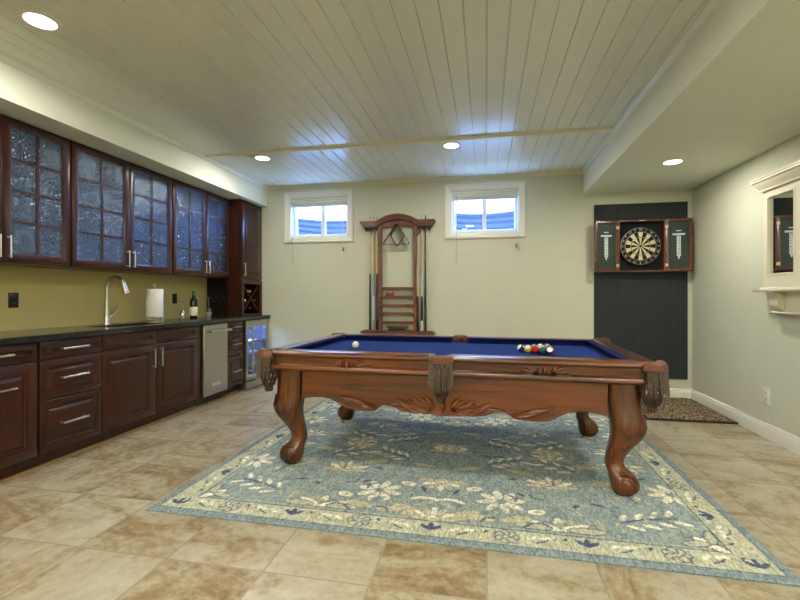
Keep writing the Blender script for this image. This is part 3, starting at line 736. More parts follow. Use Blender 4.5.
# doors with scoreboards
SLATE = plain('dark green scoreboard', (34, 52, 44), .6, var=.15, scale=15)
WHITEINK = plain('white scoreboard print', (206, 214, 214), .7)
for sx in (-1, 1):
    s = MB(); w = .268
    rings = []
    for ins, y in [(0, .0), (0, -.026), (.003, -.028), (.030, -.028), (.034, -.024), (.034, 0)]:
        rings.append([(ins, y, ins), (w - ins, y, ins), (w - ins, y, hh - ins), (ins, y, hh - ins)])
    s.loft(rings, loop=True)
    ang = R(8)
    if sx < 0:
        s.transform(Matrix.Diagonal((-1, 1, 1, 1)))
    d = s.build('door', DARTW, t, loc=(sx * (hw + .003), -dp + .024, 0), rot=(0, 0, -ang * sx))
    s = MB(); a, b = sorted((sx * .034, sx * (w - .034))); s.box(a, b, -.014, -.004, .034, hh - .034); s.build('scoreboard', SLATE, d, smooth=False)
    xc = sx * w / 2
    s = MB(); s.box(xc - .062, xc + .062, -.0152, -.0142, .412, .432); s.box(xc - .02, xc + .02, -.0152, -.0142, .175, .404); s.box(xc - .026, xc + .026, -.0152, -.0142, .458, .468)
    s.prism([(xc - .012, .174), (xc + .012, .174), (xc + .004, .14), (xc - .004, .14)], 'xz', -.0152, -.0142)
    pr = s.build('score_panel', WHITEINK, d, smooth=False, label='white printed score column')
    text_mesh([(q, xc, -.0158, .385 - k * .032, 0) for k, q in enumerate(['20', '19', '18', '17', '16', '15', 'B'])], 'score_numerals', BLACK, d, .027)
    for z in (.075, hh - .085):
        s = MB(); a, b = sorted((sx * -.004, sx * .026)); s.box(a, b, -.0305, -.0282, z - .016, z + .016); s.cyl((sx * -.003, -.03, z - .018), (sx * -.003, -.03, z + .018), .004, seg=8); s.build('hinge', BRASS, d)
    if sx < 0:
        s = MB(); s.box(-w + .02, -w + .055, -.0298, -.0285, hh - .022, hh - .008); s.build('nameplate', WHITEPL, d, smooth=False)
# mat under the dartboard
mx0, mx1, my0, my1 = 1.345, 2.305, 4.60, 5.555
nx, ny = 90, 76
m = MB(); rnd = random.Random(3); vs = {}
for i in range(nx + 1):
    for j in range(ny + 1):
        e = min(i, nx - i, j, ny - j)
        z = .004 if e == 0 else (.02 if e < 2 else .026) + rnd.uniform(-.008, .008)
        x = mx0 + (mx1 - mx0) * i / nx + (0 if e == 0 else rnd.uniform(-.004, .004)); y = my0 + (my1 - my0) * j / ny + (0 if e == 0 else rnd.uniform(-.004, .004))
        vs[i, j] = m.bm.verts.new((x, y, z))
for i in range(nx):
    for j in range(ny):
        m._face((vs[i, j], vs[i + 1, j], vs[i + 1, j + 1], vs[i, j + 1]))
m.box(mx0, mx1, my0, my1, .001, .004)
def m_shag():
    mt, nt, b = newmat('brown shag pile'); v = coords(nt, (70, 70, 70))
    no = N(nt, 'ShaderNodeTexNoise'); no.inputs['Scale'].default_value = 1; no.inputs['Detail'].default_value = 4; nt.links.new(v, no.inputs['Vector'])
    col = ramp(nt, no.outputs['Fac'], [(.38, lin((52, 42, 32))), (.5, lin((122, 106, 84))), (.66, lin((178, 162, 134)))])
    nt.links.new(col, b.inputs['Base Color']); b.inputs['Roughness'].default_value = 1; b.inputs['Specular IOR Level'].default_value = .05
    bump(nt, b, no.outputs['Fac'], 1, .01); return mt
mato = thing('shag_mat', 'small brown speckled shag mat on the floor below the dartboard', 'mat', (0, 0, 0))
m.build('pile', m_shag(), mato, smooth=False)
s = MB(); bb = .018
s.loft([[(mx0 - .006 + i_, my0 - .006 + i_, z), (mx1 + .006 - i_, my0 - .006 + i_, z), (mx1 + .006 - i_, my1 + .006 - i_, z), (mx0 - .006 + i_, my1 + .006 - i_, z)] for i_, z in [(0, .001), (0, .016), (.006, .02), (bb, .02), (bb, .001)]], loop=True)
s.build('binding', plain('dark brown binding', (44, 34, 28), .9, var=.3, scale=200), mato)

# ------------------------------------------------------------------ framed mirror with shelf on the right wall
t = thing('wall_mirror', 'cream framed wall mirror with a cornice and a corbel shelf at the right photo edge', 'mirror', (XR, 3.72, 0))
CRM = plain('cream lacquer', (226, 220, 194), .4, var=.012, scale=8)
# local: -x is out from the wall
y0, y1 = -.485, .485
zA, zB = 1.265, 2.105
s = MB()
s.box(-.03, -.001, y0, y1, zA, 1.375); s.box(-.03, -.001, y0, y1, 2.022, zB)
for (a, b) in ((y0, -.43), (-.103, .103), (.43, y1)): s.box(-.03, -.001, a, b, 1.375, 2.022)
s.build('frame', CRM, t, smooth=False)
mm, nt, b = newmat('silvered mirror'); b.inputs['Metallic'].default_value = 1; b.inputs['Roughness'].default_value = .02; b.inputs['Base Color'].default_value = (.82, .84, .83, 1)
for (a, b2) in ((-.43, -.103), (.103, .43)):
    s = MB(); rings = []
    for ins, x in [(-.006, -.03), (-.006, -.034), (.006, -.035), (.011, -.026), (.011, -.008)]:
        rings.append([(x, a + ins, 1.375 + ins), (x, b2 - ins, 1.375 + ins), (x, b2 - ins, 2.022 - ins), (x, a + ins, 2.022 - ins)])
    s.loft(rings, caps=False); s.build('inner_moulding', CRM, t)
    s = MB(); s.box(-.013, -.002, a + .002, b2 - .002, 1.377, 2.020); s.build('mirror_glass', mm, t, smooth=False)
cor = [(.0, zB - .03), (.052, zB - .03), (.056, zB - .012), (.062, zB - .008), (.068, zB + .008), (.086, zB + .03), (.09, zB + .042), (.102, zB + .046), (.102, zB + .064), (.108, zB + .066), (.108, zB + .078), (0, zB + .078)]
def around(m, prof, ya, yb):
    """moulding returned round both ends with mitred corners"""
    m.loft([[(-.001, ya + .05 - u, z) for u, z in prof], [(-u, ya + .05 - u, z) for u, z in prof], [(-u, yb - .05 + u, z) for u, z in prof], [(-.001, yb - .05 + u, z) for u, z in prof]])
s = MB(); around(s, cor, y0, y1); s.build('cornice', CRM, t)
s = MB(); around(s, [(0, 1.235), (.105, 1.235), (.112, 1.24), (.114, 1.25), (.108, 1.258), (.075, 1.26), (.07, 1.272), (0, 1.272)], y0 + .05, y1 - .05); s.build('shelf', CRM, t)
def corbel_pts():
    pts = [(-.001, 1.235), (-.10, 1.235), (-.10, 1.225)]
    for k in range(11):
        u = k / 10; pts.append((-.096 + .058 * u + .012 * math.sin(u * PI * 2), 1.222 - .135 * u))
    return pts + [(-.001, 1.085)]
for yc in (y0 + .2, y1 - .2):
    s = MB(); P = corbel_pts(); s.loft([[(x, yc - .05, z) for x, z in P], [(x, yc + .05, z) for x, z in P]]); s.build('corbel', CRM, t, angle=30)
s = MB(); s.box(-.02, -.001, y0 + .12, y1 - .12, 1.05, 1.235); s.build('apron', CRM, t, bev=.003)
s = MB(); around(s, [(0, 1.06), (.07, 1.06), (.076, 1.066), (.07, 1.074), (0, 1.074)], y0 + .17, y1 - .17); s.build('ledge', CRM, t)

# ------------------------------------------------------------------ the patterned area rug
RW, RD = 3.16, 2.62
rx, ry, rrot = -.268, 2.095 + RD / 2, R(-.6)
step = .0075
nu, nv = int(RW / step), int(RD / step)
U, V = np.meshgrid(np.linspace(-RW / 2, RW / 2, nu + 1), np.linspace(0, RD, nv + 1), indexing='ij')
def L3(c): return np.array(lin(c)[:3])
FIELD, FIELD2 = L3((168, 180, 176)), L3((124, 142, 146))
CRE, TAN, DKB, EDGE, BORD, LINE, GRY, SAGE = L3((228, 226, 208)), L3((198, 190, 158)), L3((82, 94, 122)), L3((132, 148, 154)), L3((188, 190, 168)), L3((98, 110, 124)), L3((136, 148, 152)), L3((172, 178, 160))
rng = np.random.default_rng(5)
def smooth_noise(a, b):
    g = rng.random((int(RW / a) + 3, int(RD / b) + 3))
    x = (U + RW / 2) / a; y = V / b; i = x.astype(int); j = y.astype(int); fx = x - i; fy = y - j
    fx = fx * fx * (3 - 2 * fx); fy = fy * fy * (3 - 2 * fy)
    return g[i, j] * (1 - fx) * (1 - fy) + g[i + 1, j] * fx * (1 - fy) + g[i, j + 1] * (1 - fx) * fy + g[i + 1, j + 1] * fx * fy
w = smooth_noise(.02, .05) * .6 + smooth_noise(.012, .02) * .4
col = FIELD[None, None, :] * w[..., None] + FIELD2[None, None, :] * (1 - w[..., None])
AU = np.abs(U); AV = np.minimum(V, RD - V)
def paint(mask, c, a=1.0):
    col[mask] = col[mask] * (1 - a) + c * a
def ell(u, v, ru, rv, ang, c, X=None, Y=None, a=1.0, outline=None):
    X = AU if X is None else X; Y = AV if Y is None else Y
    ca, sa = math.cos(ang), math.sin(ang); du, dv = X - u, Y - v
    p = du * ca + dv * sa; q = -du * sa + dv * ca
    if outline is not None: paint((p / (ru + .009)) ** 2 + (q / (rv + .009)) ** 2 < 1, outline, .85)
    paint((p / ru) ** 2 + (q / rv) ** 2 < 1, c, a)
def stroke(pts, wd, c, X=None, Y=None):
    X = AU if X is None else X; Y = AV if Y is None else Y
    for (x0, y0), (x1, y1) in zip(pts[:-1], pts[1:]):
        dx, dy = x1 - x0, y1 - y0; L2 = dx * dx + dy * dy
        tt = np.clip(((X - x0) * dx + (Y - y0) * dy) / L2, 0, 1)
        paint((X - x0 - tt * dx) ** 2 + (Y - y0 - tt * dy) ** 2 < wd * wd, c)
def flower(u, v, r, n, c, core, rot=0, outline=GRY, pw=.3, X=None, Y=None):
    for k in range(n):
        a = rot + 2 * PI * k / n; ell(u + r * .6 * math.cos(a), v + r * .6 * math.sin(a), r * .42, r * pw * .6, a, c, X, Y, outline=outline)
    ell(u, v, r * .2, r * .2, 0, core, X, Y)
def palmette(u, v, r, c, inner, up=1):
    for k in range(-3, 4):
        a = PI / 2 * up + k * .52; ell(u + r * .55 * math.cos(a), v + r * .55 * math.sin(a), r * .5, r * .15, a, c if k % 2 else inner, outline=GRY if k % 2 else None)
    ell(u, v, r * .32, r * .24, 0, c, outline=GRY); ell(u, v + .02 * up, r * .16, r * .12, 0, inner)
def spray(u, v, ang, L, n, c):
    ca, sa = math.cos(ang), math.sin(ang)
    stroke([(u + ca * L * q, v + sa * L * q + .02 * math.sin(q * PI)) for q in (0, .25, .5, .75, 1)], .006, DKB)
    for k in range(n):
        q = .15 + .8 * k / (n - 1)
        for sd in (-1, 1):
            a = ang + sd * .7; ell(u + ca * L * q + .055 * math.cos(ang + sd * 1.25), v + sa * L * q + .055 * math.sin(ang + sd * 1.25), .045, .016, a, c)
# field motifs (folded about both axes; AV runs from the near or far edge to the middle)
for (u, v) in ((.362, .49), (1.36, .78)): flower(u, v, .14, 8, CRE, GRY, .2)
palmette(.67, .75, .15, TAN, CRE, 1); palmette(0, .70, .14, TAN, CRE, -1); palmette(0, 1.24, .15, TAN, CRE, 1); palmette(.72, 1.22, .13, TAN, CRE, 1); palmette(1.2, 1.2, .13, CRE, TAN, -1)
for sg in (0,):
    stroke([(.0, .43), (.05, .45), (.11, .445), (.15, .42)], .013, CRE)
for (u, v) in ((.205, .62), (.55, .40)): ell(u, v, .05, .03, .3, CRE, outline=GRY); ell(u, v, .022, .014, .3, TAN)
spray(.95, .36, .35, .34, 4, CRE); spray(.28, 1.03, .5, .28, 4, CRE); spray(.86, 1.02, 2.6, .24, 3, CRE); spray(1.12, .62, 1.9, .3, 3, TAN)
# lily sitting on the border
for du, a, L2 in ((0, PI / 2, .07), (.07, .5, .09), (-.07, PI - .5, .09), (.13, .05, .09), (-.13, PI - .05, .09)): ell(.65 + du, .245 + .045 * math.sin(a), L2, .026, a, CRE if abs(du) < .1 else BORD, outline=LINE)
ell(.65, .28, .03, .02, PI / 2, TAN)
for (u, v, a) in ((.16, .30, .5), (.24, .28, -.2), (.12, .26, 0), (.44, .30, .3), (1.0, .86, .4), (.5, .93, -.4), (.15, .93, .3), (.95, 1.12, 0)): ell(u, v, .085, .026, a, TAN, outline=SAGE)
for (u, v, a) in ((.1, .56, 1.2), (.48, .60, -.8), (.78, .52, .9), (.45, .82, .5), (.9, .55, -.3), (1.25, .98, .6), (.36, 1.2, .2)): ell(u, v, .04, .012, a, DKB)
for (u, v) in ((0, .22),): palmette(u, v, .12, TAN, CRE, 1)
for k in range(60):
    u, v = rng.uniform(.03, 1.36), rng.uniform(.24, 1.3); ell(u, v, rng.uniform(.03, .07), rng.uniform(.012, .024), rng.uniform(0, 3.1), (SAGE, TAN, GRY, FIELD2)[k % 4], a=.55)
for k in range(26):
    u, v = rng.uniform(.05, 1.3), rng.uniform(.25, 1.28); a = rng.uniform(0, 6.28)
    stroke([(u, v), (u + .05 * math.cos(a), v + .05 * math.sin(a)), (u + .09 * math.cos(a + .6), v + .09 * math.sin(a + .6))], .007, SAGE if k % 3 else LINE)
# border
B0, B1 = .052, .185
d_edge = np.minimum(AV, RW / 2 - AU)
bw = smooth_noise(.03, .03)[..., None]
inb = (d_edge > B0) & (d_edge < B1)
col[inb] = (BORD[None, :] * (.93 + .14 * bw[inb]))
paint((d_edge >= B1) & (d_edge < B1 + .009), LINE); paint((d_edge >= B1 + .012) & (d_edge < B1 + .02), SAGE)
ee = d_edge <= B0
col[ee] = EDGE[None, :] * (.9 + .2 * bw[ee])
paint((d_edge > B0 - .010) & (d_edge <= B0), LINE, .8)
bc = (B0 + B1) / 2
def bud(u, v, X, Y):
    for a in (PI / 2, PI / 2 - .9, PI / 2 + .9): ell(u + .03 * math.cos(a), v - .01 + .03 * math.sin(a), .036, .014, a, DKB, X, Y)
def rosette(u, v, X, Y):
    for k in range(7):
        a = 2 * PI * k / 7; ell(u + .036 * math.cos(a), v + .036 * math.sin(a), .022, .017, a, BORD, X, Y, outline=LINE)
    ell(u, v, .013, .013, 0, TAN, X, Y)
def border_run(X, Y, umax):
    k = 0; u = 0
    while u < umax - .05:
        (bud if k % 2 == 0 else rosette)(u, bc, X, Y)
        um = u + .19
        if um < umax - .08:
            ell(um - .07, bc + .01, .03, .012, .7, CRE, X, Y); ell(um + .07, bc - .02, .035, .012, -.5, TAN, X, Y)
            stroke([(um - .05, bc - .03), (um - .01, bc - .01), (um + .02, bc + .03), (um + .04, bc + .02)], .006, LINE, X, Y)
            ell(um, bc + .022, .04, .013, .2, CRE, X, Y); ell(um + .09, bc + .03, .016, .008, 1, DKB, X, Y)
        u += .38; k += 1
border_run(AU, AV, RW / 2 - .1)
border_run(np.abs(V - RD / 2), RW / 2 - AU, RD / 2 - .12)
# corner ornaments
for a in (PI * .25,):
    bud(RW / 2 - .12, .1, AU, AV)
    ell(1.33, .245, .08, .028, 2.3, CRE, outline=LINE); ell(1.27, .24, .06, .022, .2, BORD, outline=LINE); ell(1.36, .31, .06, .022, 1.4, BORD, outline=LINE)
th = .012
Z = np.full_like(U, th) + (rng.random(U.shape) - .5) * .0016
edge = (d_edge < .001); Z[edge] = .008
verts = np.stack([U, V - RD / 2, Z], -1).reshape(-1, 3)
idx = np.arange((nu + 1) * (nv + 1)).reshape(nu + 1, nv + 1)
quads = np.stack([idx[:-1, :-1], idx[1:, :-1], idx[1:, 1:], idx[:-1, 1:]], -1).reshape(-1, 4)
bord = np.concatenate([idx[:, 0], idx[-1, 1:], idx[::-1, -1][1:], idx[0, ::-1][1:-1]])
nb = len(bord); vb = verts[bord].copy(); vb[:, 2] = .0005
base_i = len(verts) + np.arange(nb)
sk = np.stack([bord, np.roll(bord, -1), np.roll(base_i, -1), base_i], -1)[:, ::-1]
allv = np.concatenate([verts, vb]); allf = np.concatenate([quads, sk])
me = bpy.data.meshes.new('area_rug'); me.from_pydata(allv.tolist(), [], allf.tolist()); me.update()
ca = me.color_attributes.new('yarn', 'FLOAT_COLOR', 'POINT')
cf = np.ones((len(allv), 4), dtype=np.float32); cf[:len(verts), :3] = col.reshape(-1, 3); cf[len(verts):, :3] = L3((92, 112, 118))
ca.data.foreach_set('color', cf.ravel())
mr, nt, b = newmat('tufted wool rug')
at = N(nt, 'ShaderNodeVertexColor'); at.layer_name = 'yarn'
v = coords(nt, (60, 22, 60), (0, 0, .9)); no = N(nt, 'ShaderNodeTexNoise'); no.inputs['Scale'].default_value = 2; no.inputs['Detail'].default_value = 5; nt.links.new(v, no.inputs['Vector'])
rp = ramp(nt, no.outputs['Fac'], [(.32, (.62, .62, .62, 1)), (.66, (1.4, 1.4, 1.4, 1))])
mx = N(nt, 'ShaderNodeMix', data_type='RGBA', blend_type='MULTIPLY'); mx.inputs[0].default_value = 1
nt.links.new(at.outputs[0], mx.inputs[6]); nt.links.new(rp, mx.inputs[7]); nt.links.new(mx.outputs[2], b.inputs['Base Color'])
b.inputs['Roughness'].default_value = .95; b.inputs['Specular IOR Level'].default_value = .1; bump(nt, b, no.outputs['Fac'], .6, .004)
me.materials.append(mr)
rug = bpy.data.objects.new('area_rug', me); C.objects.link(rug); rug.location = (rx, ry, 0); rug.rotation_euler = (0, 0, rrot)
tag(rug, 'large blue grey floral area rug with a cream border under the pool table', 'rug')

# ------------------------------------------------------------------ pool table
TX, TY, TR, TZ = -.255, 3.43, R(-2.0), .0135
pt = thing('pool_table', 'carved honey brown pool table with blue cloth and fringed leather pockets', 'pool table', (TX, TY, TZ), TR)
HL, HW, HT = 1.245, .70, .812
rail_prof = [(-.115, .672), (-.115, .808), (-.10, .812), (-.03, .812), (-.012, .808), (-.002, .796), (0, .784), (-.008, .772), (-.016, .768), (-.019, .722), (-.012, .716), (.002, .712), (.006, .702), (.006, .690), (-.004, .680), (-.03, .672)]
cush_prof = [(-.114, .806), (-.117, .8095), (-.160, .8075), (-.165, .803), (-.162, .797), (-.146, .788), (-.138, .760), (-.114, .760)]
def leaf(m, base, dirv, n, L, w, hgt, curl=.25):
    """a carved leaf: ridge with two sloping halves; base point, direction, n = outward normal"""
    base, d, n = Vector(base), Vector(dirv).normalized(), Vector(n); sd = n.cross(d)
    rings = []
    for k in range(9):
        u = k / 8; ww = w * math.sin(PI * (u * .92 + .06)) ** .8; c = base + d * L * u + sd * curl * L * u * u
        rings.append([c - sd * ww + n * .0005, c - sd * ww * .45 + n * hgt * .8 * (1 - .6 * u), c + n * hgt * .45, c + sd * ww * .45 + n * hgt * .8 * (1 - .6 * u), c + sd * ww + n * .0005])
    m.loft(rings, caps=True)
def carving_cluster(m, c, n, ax, spread, hgt):
    """shell and acanthus ornament centred at c; n outward, ax lateral"""
    c, n, ax = Vector(c), Vector(n), Vector(ax); up = Vector((0, 0, 1))
    for sg in (-1, 1):
        for k, (a, L, w) in enumerate([(.15, 1, .13), (.5, .8, .12), (.85, .62, .11), (1.25, .5, .1)]):
            leaf(m, c + ax * sg * .03 * spread / .1, ax * sg * math.cos(a) + up * math.sin(a), n, spread * L, spread * w, hgt, -sg * .25)
        leaf(m, c + ax * sg * .03 * spread / .1, ax * sg * math.cos(-.3) + up * math.sin(-.3), n, spread * .8, spread * .1, hgt, sg * .3)
    leaf(m, c - up * spread * .12, up, n, spread * .5, spread * .12, hgt * 1.2, 0)
def rail(p0, p1, out, ax):
    m = MB(); m.extr(rail_prof, p0, p1, out)
    r = m.build('rail', OAK if abs(ax[0]) else wood_end, pt, angle=30)
    d = Vector((p1[0] - p0[0], p1[1] - p0[1])).normalized(); q = Vector(p0) + d * .012, Vector(p1) - d * .012
    # cushion with mitred ends
    m = MB(); rings = []
    for e, sgn in ((q[0], 1), (q[1], -1)):
        rings.append([(e.x + out[0] * u + d.x * sgn * max(0, (-u - .114)) * .9, e.y + out[1] * u + d.y * sgn * max(0, (-u - .114)) * .9, z) for u, z in cush_prof])
    m.loft(rings); m.build('cushion', CUSH, r, angle=30, label='blue cloth cushion')
    Lr = (Vector(p1) - Vector(p0)).length
    for k in (1, 2, 3):
        c = Vector(p0) + d * Lr * k / 4
        m = MB(); m.lathe([(.005, .0), (.005, .0007), (.001, .0008)], 10, (c.x - out[0] * .06, c.y - out[1] * .06, .812)); m.build('sight', IVORY, r)
    m = MB(); c = Vector(p0) + d * Lr * .5; carving_cluster(m, (c.x + out[0] * -.014, c.y + out[1] * -.014, .715), (out[0], out[1], 0), (d.x, d.y, 0), .13, .026)
    m.build('carving', OAK, r, angle=60)
wood_end = wood('honey brown end wood', (42, 19, 4), (114, 58, 13), 1, .28, .3, 45)
pc = .052; pm = .054
rail((-HL + pc, -HW), (-pm, -HW), (0, -1), (1, 0)); rail((pm, -HW), (HL - pc, -HW), (0, -1), (1, 0))
rail((HL - pc, HW), (pm, HW), (0, 1), (1, 0)); rail((-pm, HW), (-HL + pc, HW), (0, 1), (1, 0))
rail((HL, -HW + pc), (HL, HW - pc), (1, 0), (0, 1)); rail((-HL, HW - pc), (-HL, -HW + pc), (-1, 0), (0, 1))
m = MB(); m.prism([(-HL + .095, -HW + .135), (-HL + .135, -HW + .095), (-.06, -HW + .095), (0, -HW + .135), (.06, -HW + .095), (HL - .135, -HW + .095), (HL - .095, -HW + .135), (HL - .095, HW - .135), (HL - .135, HW - .095), (.06, HW - .095), (0, HW - .135), (-.06, HW - .095), (-HL + .135, HW - .095), (-HL + .095, HW - .135)], 'xy', .725, .7605)
m.build('bed', CLOTH, pt, smooth=False, label='blue cloth playing bed')
# cabinet frame (aprons) with the scalloped lower edge
LX, LY = 1.082, .558                              # leg centres
half = [(0, .405), (.05, .412), (.12, .418), (.20, .418), (.27, .427), (.32, .447), (.37, .458), (.41, .452), (.435, .432), (.452, .418), (.48, .413), (.60, .412), (.66, .42), (.71, .45), (.77, .478), (.84, .488), (.91, .484), (.985, .468)]
def sm(hh):
    return hh
def apron(long, sgn):
    m = MB(); th_ = .03
    if long:
        prof = [(x, z) for x, z in half]; pts = [(-x, z) for x, z in reversed(prof)] + prof[1:]
        n = len(pts); y0 = sgn * (LY + .055); y1 = y0 - sgn * th_
        m.loft([[(x, y0, .673), (x, y0, z), (x, y1, z), (x, y1, .673)] for x, z in pts])
        a = m.build('apron', OAK, pt, angle=30)
        m = MB(); nn = (0, sgn, 0); f = y0 + sgn * .001
        carving_cluster(m, (0, f, .452), nn, (1, 0, 0), .20, .034)
        for sx in (-1, 1):
            leaf(m, (sx * .43, f, .438), (sx, 0, .10), nn, .27, .027, .03, sx * sgn * -.15)
            leaf(m, (sx * .46, f, .425), (sx, 0, .3), nn, .17, .016, .016, 0)
            leaf(m, (sx * .40, f, .462), (-sx, 0, .05), nn, .15, .014, .016, 0)
            leaf(m, (sx * .15, f, .432), (sx, 0, .35), nn, .16, .026, .03, 0); leaf(m, (sx * .20, f, .44), (sx, 0, .6), nn, .13, .022, .028, 0); leaf(m, (sx * .12, f, .45), (sx, 0, .9), nn, .12, .02, .028, 0)
        m.build('carving', OAK, a, angle=60)
        for sx in (-1, 1):   # raised bead following the scallop
            m = MB(); m.tube([(sx * x, f, z + .007) for x, z in half[3:-1]], .007, 6); m.build('bead', OAK, a)
    else:
        hh2 = [(0, .43), (.1, .432), (.18, .445), (.25, .47), (.32, .485), (.40, .48), (.47, .468)]
        pts = [(-y, z) for y, z in reversed(hh2)] + hh2[1:]; x0 = sgn * (LX + .055); x1 = x0 - sgn * th_
        m.loft([[(x0, y, .673), (x0, y, z), (x1, y, z), (x1, y, .673)] for y, z in pts])
        a = m.build('apron', wood_end, pt, angle=30)
        m = MB(); carving_cluster(m, (x0 + sgn * .001, 0, .47), (sgn, 0, 0), (0, 1, 0), .12, .02); m.build('carving', wood_end, a, angle=60)
for sg in (-1, 1): apron(True, sg); apron(False, sg)
# cabriole legs
def leg(sx, sy):
    m = MB()
    prof = [(.675, 0, .090), (.63, 0, .090), (.56, .0, .090), (.50, .008, .093), (.455, .022, .097), (.42, .030, .097), (.38, .028, .091), (.34, .016, .081), (.30, -.004, .070), (.26, -.024, .059), (.22, -.040, .052), (.185, -.047, .050), (.155, -.040, .055), (.13, -.018, .066), (.108, -.002, .075), (.08, .008, .081), (.05, .012, .080), (.025, .008, .070), (.008, .004, .058), (0, .004, .05)]
    rings = []
    d = Vector((sx * .93, sy * .37))
    for z, o, r in prof:
        c = Vector((sx * LX, sy * LY)) + d * o
        p = 6.0 if z > .5 else (3.2 if z > .14 else 2.6)
        ring = []
        for k in range(28):
            a = 2 * PI * k / 28; ca_, sa_ = math.cos(a), math.sin(a)
            q = (abs(ca_) ** p + abs(sa_) ** p) ** (-1 / p)
            ring.append((c.x + r * q * ca_, c.y + r * q * sa_, z))
        rings.append(ring)
    m.loft(rings)
    lg = m.build('leg', OAKV, pt, angle=50)
    # carved scroll on both side faces of the foot
    for fs in (-1, 1):
        pts = []
        for k in range(40):
            a = k * .33; r = .058 * (1 - k / 46)
            pts.append((sx * (LX + .010) - sx * r * math.cos(a) , sy * LY + fs * (.075 - .35 * r * r / .058), .082 + r * math.sin(a)))
        m = MB(); m.tube(pts, .011, 6); m.build('scroll', OAKV, lg)
    m = MB()                                        # acanthus leaf on the knee
    for fs in (-1, 1):
        yk = sy * LY + fs * .096
        for k in range(3): leaf(m, (sx * (LX + .075 - .02 * k), yk - fs * .012, .46 - .02 * k), (-sx * (.3 + .1 * k), 0, -1), (0, fs, 0), .10 - .015 * k, .012, .010, .0)
    xk = sx * (LX + .105)
    for k in (-1, 0, 1): leaf(m, (xk, sy * LY + k * .035 + sy * .01, .49), (sx * .1, k * .2, -1), (sx, 0, 0), .08, .016, .012, 0)
    m.build('carving', OAKV, lg, angle=60)
for sx in (-1, 1):
    for sy in (-1, 1): leg(sx, sy)
# pockets
def pocket(c, out, arc, R0, corner):
    c = Vector((c[0], c[1], 0)); o = Vector((out[0], out[1], 0)).normalized(); a0 = math.atan2(o.y, o.x)
    n = 22
    def P(a, r, z): return c + Vector((r * math.cos(a), r * math.sin(a), z))
    A = [a0 - arc + 2 * arc * k / n for k in range(n + 1)]
    m = MB()                                        # padded leather collar
    prof = [(-.012, .770), (-.016, .79), (-.012, .806), (.0, .815), (.02, .817), (.032, .808), (.036, .795), (.034, .778), (.03, .762), (.0, .762)]
    m.loft([[P(a, R0 + u, z) for u, z in prof] for a in A])
    pk = m.build('pocket', LEATHER, pt, angle=60)
    m = MB(); rnd = random.Random(int(1000 * (c.x + 3 * c.y)))   # fringe strands
    nf = 30 if corner else 26; ar = arc * (.86 if corner else .8)
    for lay_ in (0, 1):
        for k in range(nf):
            a = a0 - ar + 2 * ar * (k + .5 * lay_) / nf; r = R0 + .030 + .004 * lay_ + rnd.uniform(-.002, .002)
            taper = 1 if corner else (.84 + .16 * math.cos((a - a0) / ar * PI / 2))
            L2 = (.165 if corner else .19) * taper * rnd.uniform(.93, 1.04); wv = rnd.uniform(-.06, .06) * .2
            hw_ = ar * (R0 + .03) / nf * .8
            tang = Vector((-math.sin(a), math.cos(a), 0)); nrm = Vector((math.cos(a), math.sin(a), 0))
            rings = []
            for q in range(5):
                u = q / 4; p = P(a, r + .010 * u, .785 - L2 * u) + tang * wv * u
                w_ = hw_ * (1 - .35 * u); rings.append([p - tang * w_, p + nrm * .003, p + tang * w_, p - nrm * .003])
            m.loft(rings)
    m.build('fringe', FRINGE, pk, smooth=False)
    m = MB(); m.loft([[P(a, R0 + .036, .79), P(a, R0 + .040, .787), P(a, R0 + .041, .767), P(a, R0 + .034, .764)] for a in A]); m.build('leather_band', LEATHER, pk)
    # woven net basket
    m = MB(); depth = .215 if corner else .225; zt_ = .765
    def B(a, u):                                    # u 0..1 down the basket
        r = (R0 + .012) * math.sqrt(max(0, 1 - u ** 2.4)) * .98 + .012
        sh = Vector((o.x, o.y, 0)) * (.0 if corner else .012)
        return c + sh + Vector((r * math.cos(a), r * math.sin(a), zt_ - depth * u))
    ns = 12
    for k in range(ns):
        for sg in (-1, 1):
            m.tube([B(a0 + 2 * PI * k / ns + sg * 1.25 * u, u) for u in [q / 9 for q in range(10)]], [.0058] * 9 + [.009], 5)
    m.tube([B(2 * PI * k / 20, 0) for k in range(20)], .006, 6, loop=True)
    bt = B(0, 1); cc = c + Vector((o.x, o.y, 0)) * (0 if corner else .012)
    m.lathe([(.001, zt_ - depth - .03), (.024, zt_ - depth - .026), (.03, zt_ - depth - .005), (.02, zt_ - depth + .008), (.001, zt_ - depth + .01)], 12, (cc.x, cc.y, 0))
    m.build('net', plain('dark brown leather net', (58, 36, 26), .6, var=.2) if 'dark brown leather net' not in bpy.data.materials else bpy.data.materials['dark brown leather net'], pk)
for sx in (-1, 1):
    for sy in (-1, 1): pocket((sx * (HL - .034), sy * (HW - .034)), (sx, sy), R(92), .040, True)
for sy in (-1, 1): pocket((0, sy * (HW - .016)), (0, sy), R(98), .040, False)

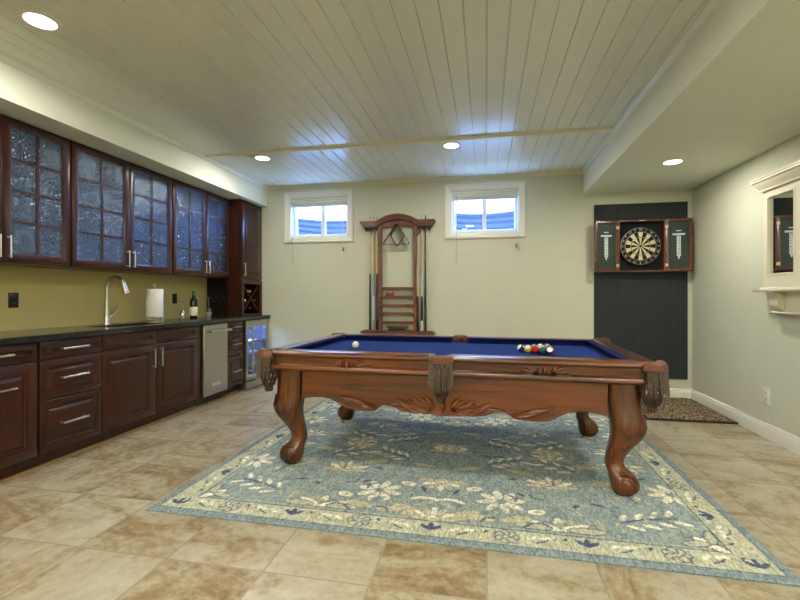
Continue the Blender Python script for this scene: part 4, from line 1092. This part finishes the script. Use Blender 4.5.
# ------------------------------------------------------------------ balls on the cloth
M4 = Matrix.Translation((TX, TY, TZ)) @ Matrix.Rotation(TR, 4, 'Z')
BR = .0286
def on_table(x, y): return M4 @ Vector((x, y, .7605 + BR + .0003))
BW = plain('white ball resin', (238, 230, 204), .1, var=.01, coat=.6)
def ball_mesh(col, stripe):
    m = MB(); nvv, nuu = 14, 24
    prof = [(max(BR * math.cos(-PI / 2 + PI * i / nvv), 1e-4), BR * math.sin(-PI / 2 + PI * i / nvv)) for i in range(nvv + 1)]
    m.lathe(prof, nuu)
    for f in m.bm.faces:
        c = f.calc_center_median(); white = abs(c.z) > .0185 if stripe else False
        if Vector((c.x, c.y, c.z)).normalized().dot(Vector((1, 0, 0))) > .955: white = True
        f.material_index = 1 if white else 0
    return m
p = on_table(-.788, -.045)
s = MB(); s.sphere((0, 0, 0), BR, 28, 18); tag(s.build('cue_ball', BW, loc=p, angle=180), 'ivory white cue ball alone on the left half of the blue cloth', 'ball')
cols = {'yellow': (226, 186, 60), 'blue': (34, 48, 130), 'red': (176, 40, 34), 'purple': (72, 40, 96), 'orange': (206, 96, 40), 'green': (24, 92, 84), 'maroon': (98, 30, 36), 'black': (16, 16, 18)}
order = [('blue', 1), ('yellow', 1), ('purple', 0), ('red', 0), ('black', 0), ('orange', 1), ('green', 0), ('yellow', 0), ('purple', 1), ('red', 1), ('maroon', 1), ('maroon', 0), ('blue', 0), ('orange', 0), ('green', 1)]
# rows from the apex (left) to the base (right); inside a row from the near side to the far side
k = 0
rot = [(1.2, .4, 2), (.3, 1.1, 4.4), (1.5, .2, 4.1), (.9, .3, 4.6), (.4, .8, 1)]
for row in range(5):
    for q in range(row + 1):
        cn, st = order[k]
        lx = .515 + row * (2 * BR + .0004) * math.sqrt(3) / 2; ly = -.075 + .0 + (q - row / 2) * (2 * BR + .0006)
        m = ball_mesh(cn, st)
        mat_ = bpy.data.materials.get('ball ' + cn) or plain('ball ' + cn, cols[cn], .1, var=.01, coat=.6)
        o = m.build('billiard_ball', [mat_, BW], loc=on_table(lx, ly + .08), rot=(rot[k % 5][0] * .6 + k * .3, rot[k % 5][1] * .7 - .9, -.6 + .5 * (k % 4)), angle=180)
        tag(o, ('white ball with %s stripe' if st else 'solid %s ball') % (('an ' if cn == 'orange' else 'a ') + cn if st else cn) + ' in the racked triangle on the blue cloth', 'ball', 'racked billiard balls')
        k += 1

# ------------------------------------------------------------------ daylight, camera, view
wd = bpy.data.worlds.new('day sky'); bpy.context.scene.world = wd; wd.use_nodes = True
bg = wd.node_tree.nodes['Background']; bg.inputs['Color'].default_value = (.24, .45, 1, 1); bg.inputs['Strength'].default_value = 26.0
sun = bpy.data.lights.new('sun', 'SUN'); sun.energy = 900; sun.angle = R(2); sun.color = (.26, .46, 1)
so = bpy.data.objects.new('sun', sun); C.objects.link(so); so.location = (0, 9, 8)
so.rotation_euler = Vector((-.12, -.22, -1)).to_track_quat('-Z', 'Y').to_euler()
cam = bpy.data.cameras.new('camera'); co = bpy.data.objects.new('camera', cam); C.objects.link(co)
co.location = (0, 0, 1.2); co.rotation_euler = (R(90), 0, math.atan(86 / 435.))
cam.sensor_width = 36; cam.lens = 36 * 435 / 800.; cam.shift_y = -4 / 800.; cam.clip_start = .05
sc = bpy.context.scene; sc.camera = co
vs = sc.view_settings; vs.view_transform = 'Standard'; vs.look = 'None'; vs.gamma = 1; vs.use_curve_mapping = False; vs.exposure = -.06
sc.cycles.max_bounces = 10; sc.cycles.diffuse_bounces = 6; sc.cycles.use_denoising = True
sc.cycles.sample_clamp_indirect = 6
